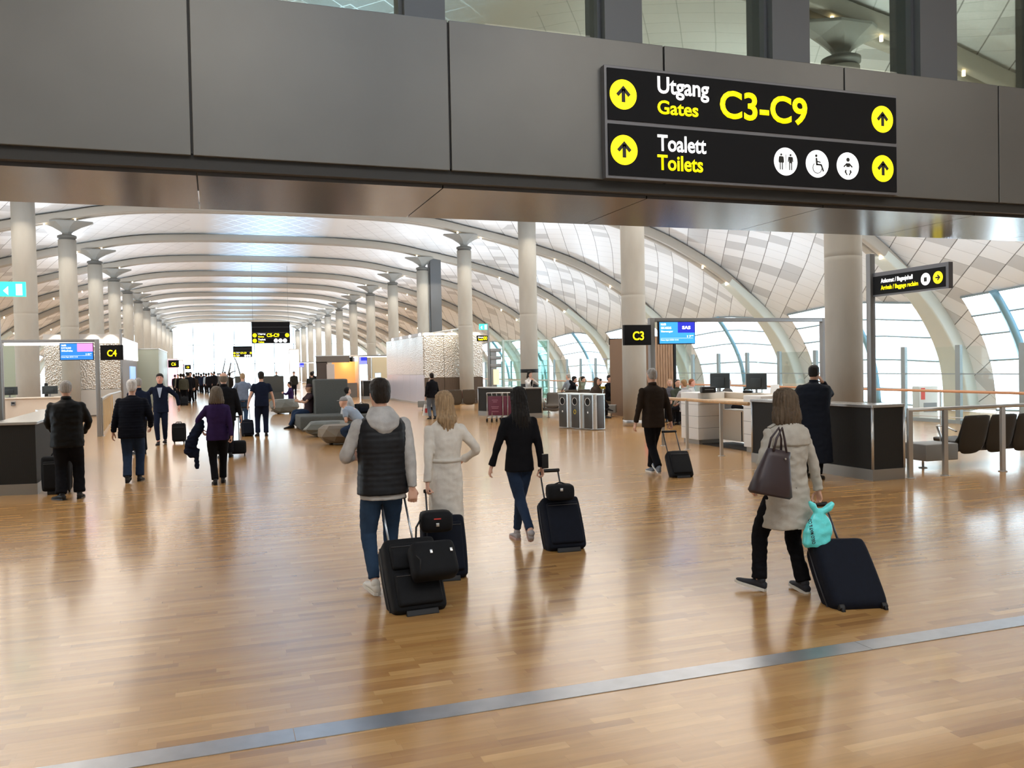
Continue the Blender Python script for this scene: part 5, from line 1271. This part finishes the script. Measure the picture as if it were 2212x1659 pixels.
b = thing('wallet', 'dark travel wallet held upright at the hand of the woman in black', 'wallet', (3.215, 8.25, .79), .3); m = MB(); m.rbox(-.03, .05, -.01, .01, 0, .15, .005); m.build('cover', BLACK, b); m = MB(); m.box(-.025, .045, -.006, .006, .148, .154); m.build('pages', mat('cream paper', (.6, .56, .48), .7), b)
# 4 man in brown
person('man from behind in dark brown jacket and black trousers pulling a small suitcase', (6.95, 12.75, 0), .0, 1.74, 1.08, lean=(.02, 0),
       feet=(((.06, .2, .085), 0, .1), ((-.0, -.16, .13), -.5, .1)), knees=((.1, 1, 0), (.2, 1, 0)), hands=((.30, -.1, .80), (-.32, .06, .80)), curls=(1.1, .5), top='jacket', topm=BRN, trm=BLKT, shoem=mat('blue grey trainer', (.16, .19, .24), .6), solem=WHITESH, hair='crop', hairmat=H_GREY, vox=.014, hem=.14)
suitcase('small black suitcase with dark twin handle behind the man in brown', (G(1460, 1033)+G(1497, 1032))/2, (7.22, 12.62, .80), (.27, -.05, 0), .37, .48, .2, tubem=DTUBE, pockets=1, name='suitcase')
# 5 trench woman
pt = person('woman in beige trench coat with brown bob, tote on her shoulder, pulling a large case', (4.32, 5.72, 0), .02, 1.60, 1.12, True, lean=(.03, 0), headturn=.05,
       feet=(((.12, -.05, .085), -.1, .15), ((-.2, .15, .1), -.2, -.6)), knees=((.1, 1, 0), (-.1, 1, 0)), hands=((.34, -.02, .80), (-.27, .1, .95)), elbows=((.6, -1, 0), (-.7, -1, 0)), curls=(1.1, .7), top='coat', topm=TRENCH, extra={'cape': 1}, hem=.35, trous='straight', trm=BLKT, slim_leg=.95, shoem=mat('navy suede slip-on', (.02, .022, .03), .8), solem=WHITESH, hair='bob', hairmat=H_BRN, vox=.011, fold=.013)
Jt = root_J[pt.name]
b = thing('tote_bag', 'dark brown leather tote hanging from the shoulder of the woman in the trench coat', 'bag', (3.99, 5.50, .83), .1)
BAGM = mat('dark aubergine leather', (.035, .022, .026), .42, noise_amt=.1)
BAGT = Matrix.Rotation(.22, 4, 'Y')
m = MB(); m.T = BAGT; m.rings([ering((0, 0, 0), .17, .075, V((1, 0, 0)), V((0, 1, 0)), 24, .6), ering((0, 0, .02), .19, .085, V((1, 0, 0)), V((0, 1, 0)), 24, .6), ering((.0, 0, .15), .16, .075, V((1, 0, 0)), V((0, 1, 0)), 24, .7), ering((.01, 0, .3), .12, .045, V((1, 0, 0)), V((0, 1, 0)), 24, .7), ering((.02, 0, .36), .11, .03, V((1, 0, 0)), V((0, 1, 0)), 24, .7)]); m.build('body', BAGM, b)
for dy in (-.03, .03):
    m = MB(); m.T = BAGT; m.tube([(-.06, dy, .34), (-.05, dy, .44), (.0, dy*.6, .53), (.04, dy*.6, .45), (.07, dy, .35)], .009, 8); m.build('strap', BAGM, b)
m = MB(); m.T = BAGT; m.cyl((.05, .3), .008, -.055, -.045, 10, axis='y'); m.build('stud', STEEL, b)
suitcase('large navy soft suitcase on spinner wheels behind the woman in the trench coat', (G(1828, 1322)+G(1880, 1320))/2+V((.05, -.03, 0)), (4.72, 5.72, .80), (1, -.25, 0), .43, .60, .25, casem=NAVYC, pockets=0, spinner=True, tubes=True, tubem=DTUBE, bulge=.04, rad=.075, name='suitcase', tube_gap=.1, wr=.028)
TURQ = mat('glossy turquoise plastic', (.13, .78, .80), .25, coat=.3, bump=.5, bscale=22)
b = thing('carrier_bag', 'turquoise plastic shop carrier bag hanging from the hand over the navy suitcase', 'bag', PY(1770, 1172, 5.5), -.1)
mb = MB(); XD, YD = V((1, 0, 0)), V((0, 1, 0))
mb.rings([ering((-.03, 0, -.03), .09, .04, XD, YD, 20, .7), ering((-.03, 0, 0), .115, .05, XD, YD, 20, .7), ering((-.01, 0, .1), .125, .05, XD, YD, 20, .8), ering((.0, 0, .18), .09, .035, XD, YD, 20), ering((.0, 0, .24), .04, .02, XD, YD, 20), ering((.0, 0, .27), .03, .015, XD, YD, 20)])
mb.tube([(-.02, 0, .24), (-.06, 0, .3), (-.085, 0, .33)], [.02, .025, .012], 10); mb.tube([(.02, 0, .24), (.08, -.01, .27), (.12, -.01, .31)], [.022, .03, .02], 10)
addmesh('body', remesh(mb, .008, .006, 9, 2, name='bag'), TURQ, b)
text('lettering', 'OSLO MAT & CO', mat('dark print', (.02, .03, .04), .5), b, (-.075, -.062, .01), V((-.18, 0, 1)), V((-1, 0, -.18)), .2, .028, .01, .0)
# 6 man at counter
person('man in black hooded coat leaning on the dark C3 counter with phone at his ear', (8.9, 11.15, 0), -.95, 1.76, 1.5, lean=(.24, 0),
       feet=(((.12, -.15, .085), 0, .1), ((-.12, .05, .085), 0, -.1)), hands=((.10, .24, 1.50), (-.25, .42, 1.15)), elbows=((.6, -.1, -1), (-1, .2, -.6)), curls=(1.0, .5), top='coat', topm=mat('black hooded coat cloth', (.005, .007, .013), .8, spec=.15), hem=.68, trm=BLKT, hair='crop', hairmat=H_BLACK, vox=.016, skin=SKIN2)
# 7 old man in black leather
person('man from behind in black leather jacket with short grey hair standing beside a black suitcase', (-2.1, 14.2, 0), .05, 1.74, 1.25, lean=(0, 0), headturn=.1,
       feet=(((.14, .05, .085), 0, .1), ((-.1, -.03, .085), 0, -.7)), hands=((.2, .26, .98), (-.18, .28, .98)), elbows=((1, -.5, -.3), (-1, -.5, -.3)), curls=(.6, .6), top='jacket', topm=mat('black leather', (.004, .004, .004), .55, spec=.15, noise_amt=.2, nscale=10), hem=.14, trm=BLKT, trous='wide', hair='crop', hairmat=H_GREY, vox=.015, fold=.01)
suitcase('black upright suitcase standing next to the man in the leather jacket', G(118, 1070)+V((.0, .1, 0)), G(118, 1070)+V((0, .1, .6)), (1, -.05, 0), .40, .55, .26, tubes=False, pockets=1, name='suitcase')
# 8 quilted jacket man
person('man from behind with white hair in navy quilted jacket and blue jeans walking away', (-1.36, 15.95, 0), -.05, 1.72, 1.18, lean=(.08, .02),
       feet=(((.09, .1, .085), 0, .1), ((-.08, -.12, .1), -.2, .0)), hands=((.28, .18, .95), (-.32, .03, .82)), curls=(.6, .5), top='puffer', topm=mat('dark navy quilted cloth', (.005, .006, .011), .8, spec=.1), quilt=(.045, .008), hem=.16, trm=DENIM, slim_leg=1.05, hair='short', hairmat=H_WHITE, vox=.014)
# 9 man behind it
person('man in dark blue jacket, mostly hidden behind the white-haired man', tuple(PY(299, 850, 21.3).xy)+(0,), .3, 1.72, 1.1, top='jacket', topm=NAVY, trm=BLKT, hair='crop', hairmat=H_GREY, vox=.022, detail=1)
# 10 suit man facing
person('man in dark suit and pale blue shirt walking towards the viewer with arms spread', (-1.34, 23.9, 0), PI-.05, 1.80, 1.0, lean=(.04, 0),
       feet=(((.07, .1, .085), 0, .05), ((-.07, -.14, .1), -.2, 0)), hands=((.46, -.18, .98), (-.42, -.12, .96)), elbows=((1, -.6, .4), (-1, -.6, .4)), curls=(.6, .6), top='jacket', topm=NAVY, extra={'shirtfront': mat('pale blue shirt', (.35, .42, .55), .7)}, trm=NAVY, trous='slim', slim_leg=1.15, hair='short', hairmat=H_DARK, face=True, vox=.016, hem=.12, skin=SKIN3)
suitcase('small black spinner case standing alone between the suit man and the woman in purple', G(387, 958), G(387, 958)+V((0, 0, .5)), (1, 0, 0), .33, .48, .22, tubes=False, pockets=1, spinner=True, name='suitcase')
# 11 purple woman
person('woman from behind in purple sweater with grey brown bob carrying a dark coat', (.02, 14.95, 0), .02, 1.58, 1.15, True,
       feet=(((.08, .14, .085), .0, .05), ((-.06, -.08, .085), 0, -.1)), hands=((.24, -.12, .86), (-.26, .15, .98)), elbows=((.7, -1, 0), (-1, -.4, -.4)), curls=(1.0, .8), top='sweater', topm=PURP, trm=BLKT, trous='straight', slim_leg=.95, hair='bob', hairmat=H_GB, vox=.014, hem=.12)
b = thing('folded_coat', 'dark navy coat draped over the left arm of the woman in purple', 'coat', (-.33, 14.95, .45), 0)
mb = MB(); mb.rings([ering((-.02, 0, .0), .06, .03, XD, YD, 16), ering((-.08, 0, .1), .1, .05, XD, YD, 16), ering((-.05, 0, .3), .1, .06, XD, YD, 16), ering((.06, .02, .5), .09, .08, XD, YD, 16), ering((.1, .05, .62), .05, .07, XD, YD, 16)])
mb.rings([ering((.02, 0, -.18), .035, .015, XD, YD, 12), ering((.02, 0, .15), .045, .02, XD, YD, 12)])
addmesh('cloth', remesh(mb, .012, .02, 9, 1, name='coat'), NAVY, b)
b = thing('duffel_case', 'black wheeled duffel bag on the floor behind the woman in purple', 'bag', G(512, 985), .0)
m = MB(); m.rbox(-.2, .2, -.12, .12, .05, .34, .06, 3); m.build('body', CASEM, b)
for x in (-.07, .07): m = MB(); m.tube([(x-.02, 0, .33), (x-.02, 0, .86)], .009, 6); m.build('handle_tube', DTUBE, b)
m = MB(); m.box(-.11, .07, -.012, .012, .85, .88); m.build('grip', BLACK, b)
for x in (-.16, .16): m = MB(); m.cyl((-.06, .03), .03, x-.012, x+.012, 12, axis='x'); m.build('wheel', BLACK, b)
# 12 bald man
person('man with shaved head in black jacket walking just ahead of the woman in purple', (.18, 19.4, 0), .0, 1.80, 1.25, hands=((.34, -.02, .80), (-.3, .1, .85)), feet=(((.1, .1, .085), 0, .1), ((-.1, -.1, .085), 0, -.1)), top='jacket', topm=BLK, trm=BLKT, hair='fringe', hairmat=H_GB, vox=.018, hem=.16)
# 13 blue shirt
person('man from behind in blue grey shirt and jeans with fair hair further down the walkway', (.9, 30.5, 0), .0, 1.76, 1.12, hands=((.26, .05, .95), (-.34, .08, .92)), elbows=((1, -.8, 0), (-1, -.8, 0)), feet=(((.06, -.1, .12), -.4, 0), ((-.07, .1, .085), 0, 0)), top='shirt', topm=LBLUE, trm=DENIM2, hair='crop', hairmat=H_BLOND, vox=.018, hem=.06)
# 14 navy polo
person('man from behind in navy polo shirt and dark trousers pulling a small case', (1.25, 25.3, 0), .0, 1.80, 1.15, hands=((.34, .1, .88), (-.38, -.12, .84)), elbows=((1, -.8, 0), (-1, -.8, 0)), feet=(((.1, .02, .085), 0, .1), ((-.12, .05, .085), 0, -.2)), top='shirt', sleeves='short', topm=NAVY, trm=NAVY, hair='short', hairmat=H_DARK, vox=.016, hem=.1)
suitcase('small dark spinner case pulled by the man in the navy polo shirt', G(537, 943), G(537, 943)+V((-.05, .3, .88)), (1, .1, 0), .33, .46, .22, casem=NAVYC, tubem=DTUBE, pockets=1, spinner=True, name='suitcase')
# 15 woman with white bag
person('person in black jacket and curly hair walking towards the metal pavilion with a white bag', (7.4, 30.0, 0), .1, 1.62, 1.2, True, hands=((.28, .05, .82), (-.3, -.02, .8)), top='jacket', topm=BLK, trm=cloth('grey blue trousers', (.12, .14, .17)), hair='short', hairmat=H_DARK, vox=.018, hem=.1)
b = thing('paper_bag', 'white carrier bag with red mark held by the person near the pavilion', 'bag', G(930, 905)+V((-.12, .2, .0)), 0)
m = MB(); m.prism([(-.12, .12), (.12, .12), (.07, .52), (-.04, .52)], -.05, .05, 'y'); m.build('body', WHITE, b); m = MB(); m.box(-.04, .04, -.055, -.05, .22, .38); m.build('print', mat('red print', (.6, .05, .05), .5), b)
m = MB(); m.tube([(-.03, 0, .52), (.0, 0, .78), (.05, 0, .52)], .006, 6); m.build('handle', WHITE, b)
# 16 woman on phone at the counter
person('dark-haired woman in white cardigan leaning on the counter, holding a phone to her face', (10.85, 29.25, 0), PI+.35, 1.62, .95, True, lean=(.12, 0), hands=((.08, .2, 1.44), (-.1, .18, 1.43)), elbows=((1, .3, -1), (-1, .3, -1)), curls=(1, 1), palms=((0, -1, 0), (0, -1, 0)),
       top='jacket', topm=mat('white knit', (.62, .6, .58), .8), extra={'shirtfront': BLK, 'hairlen': .02}, trm=BLKT, hair='long', hairmat=H_BLACK, face=True, vox=.015, hem=.16)
# seated poses ----------------------------------------------------
def seated(label, loc, rz, z=.46, lean=(.02, 0), arms='lap', legs=(.42, .42), crossed=False, **k):
    """hip height z; legs are the forward reach of each foot"""
    ft = (((.12, legs[0], .085), 0, .1), ((-.12, legs[1], .085), 0, -.1))
    if crossed: ft = (((-.1, legs[0]+.1, .36), .2, -.4), ft[1])
    hd = {'lap': ((.08, .34, z+.2), (-.08, .34, z+.2)), 'up': ((.1, .34, z+.42), (-.1, .34, z+.42)), 'head': ((.13, .05, z+.86), (-.13, .05, z+.86)), 'face': ((.06, .16, z+.62), (-.12, .34, z+.2))}[arms]
    el = ((1, -.6, -.5), (-1, -.6, -.5)) if arms != 'head' else ((1, .3, .3), (-1, .3, .3))
    return person(label, loc, rz, pelvis=(0, 0, z+.09), lean=lean, feet=ft, hands=hd, elbows=el, knees=((.15, .6, 1), (-.15, .6, 1)), vox=k.pop('vox', .018), detail=k.pop('detail', 1), **k)
CAPD = cloth('dark maroon cap', (.08, .05, .055)); CAPG = cloth('grey cap', (.3, .29, .29))
seated('man in maroon cap and dark shirt sitting on the felt bench with knees apart, reading', (2.85, 28.3, 0), 1.75, z=.42, lean=(-.1, 0), arms='up', legs=(.5, .62), ht=1.8, build=1.1, top='shirt', sleeves='short', topm=cloth('dark maroon shirt', (.05, .03, .035)), trm=DENIM, extra={'cap': CAPD}, hair=None, hem=.06, face=True, skin=SKIN2, topname='shirt')
seated('person in pale grey sweater leaning against the felt block, looking down', (3.85, 27.0, 0), -1.2, z=.44, lean=(.25, 0), arms='lap', ht=1.65, topm=cloth('pale grey sweater', (.5, .5, .5)), top='sweater', trm=BLKT, hair='short', hairmat=H_BLACK, headtilt=-.4)
b = thing('backpack', 'dark backpack lying beside the person in the pale sweater', 'bag', (4.35, 26.9, .47), .3); m = MB(); m.rbox(-.22, .22, -.15, .15, 0, .3, .08, 3); m.build('body', CASEM, b); m = MB(); m.rbox(-.14, .14, -.19, -.1, .04, .2, .03); m.build('pocket', NAVYC, b); m = MB(); m.tube([(-.08, 0, .29), (0, 0, .35), (.08, 0, .29)], .01, 6); m.build('handle', BLACK, b)
seated('man in grey cap and blue grey shirt bending forward over the brown pouf', (3.3, 20.6, 0), .9, z=.42, lean=(1.05, 0), arms='lap', legs=(.2, .1), ht=1.78, build=1.1, topm=cloth('light blue grey shirt', (.28, .33, .4)), top='shirt', sleeves='short', trm=DENIM, extra={'cap': CAPG}, hair=None, face=True, topname='shirt')
seated('person in violet top sitting sideways on a far pouf with legs stretched', (3.3, 40.5, 0), 1.4, z=.42, lean=(.05, 0), arms='up', legs=(.6, .7), ht=1.7, topm=PURP, top='shirt', trm=cloth('grey trousers', (.1, .1, .1)), hair='short', hairmat=H_DARK, vox=.024)
seated('man with headphones and dark jacket seated by the pavilion wall reading', (8.95, 36.6, 0), PI+.15, z=.46, arms='lap', ht=1.7, topm=cloth('dark green jacket', (.05, .06, .05)), top='jacket', trm=BLKT, hair='crop', hairmat=H_GREY, face=True, vox=.02)
seated('man in black jacket seated left of the recycling bins, leaning on his hand', (13.4, 31.3, 0), -1.9, z=.46, arms='face', lean=(.25, 0), crossed=True, ht=1.75, build=1.15, topm=BLK, top='jacket', trm=cloth('grey trousers', (.1, .1, .1)), hair='short', hairmat=H_BLACK)
seated('person in black with bag seated to the right of the man leaning on his hand', (14.6, 31.5, 0), -1.9, z=.46, arms='lap', lean=(.3, 0), ht=1.6, topm=BLK, top='jacket', trm=BLKT, hair='short', hairmat=H_DARK, vox=.022)
seated('grey-haired man in grey shirt far behind the left end of the seats', (15.3, 36.0, 0), .5, z=.46, ht=1.8, topm=cloth('blue grey knit', (.2, .23, .27)), top='shirt', trm=BLKT, hair='crop', hairmat=H_GREY, vox=.022)
seated('person resting with both arms folded over the head behind the bins', (14.8, 33.6, 0), -2.4, z=.46, arms='head', lean=(.3, 0), ht=1.7, topm=cloth('sage green jacket', (.2, .22, .16)), top='jacket', trm=BLKT, hair='short', hairmat=H_DARK)
seated('person in brown hooded jacket looking down and reading a newspaper behind the right bin', (12.35, 26.9, 0), -2.6, z=.46, arms='lap', lean=(.3, 0), crossed=True, ht=1.75, build=1.15, topm=cloth('brown hooded jacket', (.06, .045, .035)), top='jacket', trm=BLKT, extra={'hoodup': 1}, hair=None, face=True)
b = thing('newspaper', 'open newspaper held by the hooded reader behind the bins', 'newspaper', (12.2, 26.35, .66), .3); m = MB(); m.prism([(-.2, 0), (0, .03), (.2, 0), (.2, .012), (0, .045), (-.2, .012)], -.13, .13, 'y'); m.build('pages', mat('newsprint', (.5, .49, .45), .8), b)
m = MB(); m.box(-.17, -.03, -.1, .1, .03, .034); m.build('photo', mat('grey newspaper photo', (.25, .25, .25), .8), b)
seated('dark-haired man in black jumper with a yellow band seated behind the hooded reader', (14.3, 29.7, 0), -2.6, z=.46, ht=1.78, topm=BLK, top='sweater', trm=BLKT, hair='short', hairmat=H_BLACK, face=True)
seated('red-haired person in navy seated right next to the round column', (13.45, 25.5, 0), .9, z=.46, ht=1.7, build=1.1, topm=NAVY, top='jacket', trm=BLKT, hair='short', hairmat=hairm('red brown', (.25, .09, .04)), lean=(.1, 0))
for i, (px, l, hm_, c, y) in enumerate(((1447, 'blond woman seated behind the C3 desk, next to the brown-jacket man', H_BLOND, (.1, .1, .12), 24), (1463, 'bearded bald man in dark green seated behind the C3 desk', H_DARK, (.05, .06, .045), 23), (1479, 'light brown haired person seated behind the white drawer block', hairm('light brown', (.28, .17, .08)), (.4, .4, .42), 22), (1493, 'red-faced man seated just right of the drawer block', hairm('red brown', (.25, .09, .04)), (.5, .5, .5), 23), (1571, 'man seated low between the two monitors of the C3 desk', H_DARK, (.1, .1, .1), 22))):
    p = PY(px, 850, y); seated(l, (p.x, y, 0), PI-.5+.5*i if i != 2 else .3, z=.46, ht=1.68, topm=cloth('seated top %d' % i, c), top='jacket', trm=BLKT, hair='crop' if i != 2 else 'short', hairmat=hm_, face=i != 2, skin=SKIN3 if i == 3 else SKIN, vox=.02)
b = thing('pink_bag', 'bright pink bag hanging behind the man in brown, by the C3 desk', 'bag', (10.9, 20.2, .25), 0); mb = MB(); mb.rings([ering((0, 0, 0), .1, .07, XD, YD, 16), ering((0, 0, .15), .17, .1, XD, YD, 16), ering((0, 0, .35), .1, .07, XD, YD, 16), ering((0, 0, .5), .03, .03, XD, YD, 16)]); addmesh('body', remesh(mb, .015, .01, name='b'), mat('bright pink nylon', (.85, .12, .22), .5), b); m = MB(); m.tube([(-.02, 0, .48), (0, 0, .6), (.02, 0, .48)], .008, 6); m.build('strap', BLACK, b)
b = thing('red_patterned_bag', 'red and white patterned bag on the brown seats left of the trolleys', 'bag', (10.25, 35.85, .47), .2); m = MB(); m.rbox(-.14, .14, -.1, .1, 0, .32, .05); m.build('body', mat('red and white pattern', (.55, .2, .17), .7, noise_amt=.5, nscale=30), b); m = MB(); m.tube([(-.06, 0, .3), (0, 0, .4), (.06, 0, .3)], .01, 6); m.build('handle', BLACK, b)
b = thing('cleaning_sign', 'yellow striped card hanging at the seat row behind the bins', 'sign', (13.3, 28.3, .95), .2); m = MB(); m.box(-.2, .2, 0, .02, 0, .1); m.build('card', mat('yellow card', (.65, .5, .03), .6), b)
for i in range(5): m = MB(); m.box(-.18+i*.075, -.155+i*.075, -.004, 0, .01, .09); m.build('stripe', BLACK, b)
m = MB(); m.cyl((0, .03), .01, -.95, .1, 8); m.build('stand', STEELD, b)
# far walkers on the right of the felt block
for x, y, rz, c, l in ((4.55, 43.2, .1, (.02, .022, .02), 'small person in dark jacket walking on the right of the grey partition'), (6.2, 58, .0, (.012, .012, .013), 'small person in black left of the far right column row'), (5.3, 62, 3.0, (.03, .03, .025), 'small person in dark top by the distant white table'), (4.9, 74, 2.9, (.02, .02, .02), 'tiny dark figure far right of the felt partition')):
    person(l, (x, y, 0), rz, 1.72, 1.12, feet=(((.08, .14, .085), 0, 0), ((-.08, -.1, .1), -.2, 0)), top='jacket', topm=cloth('far coat %.3f' % c[0], c), trm=BLKT, hair='short', hairmat=H_DARK, vox=.026, detail=0)
# the distant crowd: six builds, copied
V_ = []
kinds = (('dark coat', BLK), ('navy coat', NAVY), ('brown jacket', BRN), ('grey coat', cloth('mid grey coat', (.12, .12, .12))), ('pale blue top', cloth('pale blue top', (.35, .42, .48))), ('olive jacket', cloth('olive jacket', (.07, .065, .045))))
rnd = random.Random(11)
spots = [(398, 822, 872, 5), (392, 815, 868, 0), (420, 816, 866, 2), (408, 818, 871, 0), (413, 818, 870, 0), (430, 811, 848, 0), (436, 811, 850, 1), (441, 810, 849, 1), (447, 812, 850, 4), (452, 812, 852, 0), (458, 813, 850, 1), (464, 812, 851, 0), (472, 811, 846, 3), (482, 811, 848, 0), (487, 812, 850, 2), (379, 811, 856, 0), (386, 813, 858, 5), (404, 814, 850, 3), (425, 812, 846, 0), (497, 822, 858, 2), (434, 810, 842, 3), (445, 810, 843, 0), (461, 810, 842, 5), (476, 811, 843, 1)]
for i, (px, yt, yb, kd) in enumerate(spots):
    g = G(px, yb)
    ex_ = next((v for v in V_ if v[0] == kd), None)
    lab = 'distant walker in %s in the crowd at the bright end of the hall' % kinds[kd][0]
    if ex_ is None:
        o = person(lab, g, rnd.uniform(-.4, .4), 1.72, 1.15, feet=(((.08, rnd.uniform(-.15, .2), .085), 0, 0), ((-.08, rnd.uniform(-.2, .15), .09), -.1, 0)), top='jacket', topm=kinds[kd][1], trm=BLKT, hair='short', hairmat=H_DARK, vox=.022, detail=0, hem=.2 if kd < 4 else .1)
        V_.append((kd, o))
    else:
        o = copy_tree(ex_[1]); o.location = g; o.rotation_euler = (0, 0, rnd.choice((0, 0, PI))+rnd.uniform(-.5, .5))
    o['group'] = 'distant crowd in %s' % kinds[kd][0]
    hs = rnd.uniform(.94, 1.05); o.scale = (hs, hs, hs)
suitcase('small tilted black case among the distant crowd, white reflection below', G(398, 876), G(398, 876)+V((-.3, .2, .6)), (1, 0, 0), .4, .5, .22, tubes=False, pockets=1, name='suitcase')
for (px, py, l) in ((402, 858, 'low black bag on the floor in the distant crowd'),):
    g = G(px, py); b = thing('bag', l, 'bag', g); m = MB(); m.rbox(-.35, .35, -.2, .2, 0, .35, .08); m.build('body', CASEM, b); m = MB(); m.tube([(-.1, 0, .33), (0, 0, .42), (.1, 0, .33)], .015, 6); m.build('handle', BLACK, b)
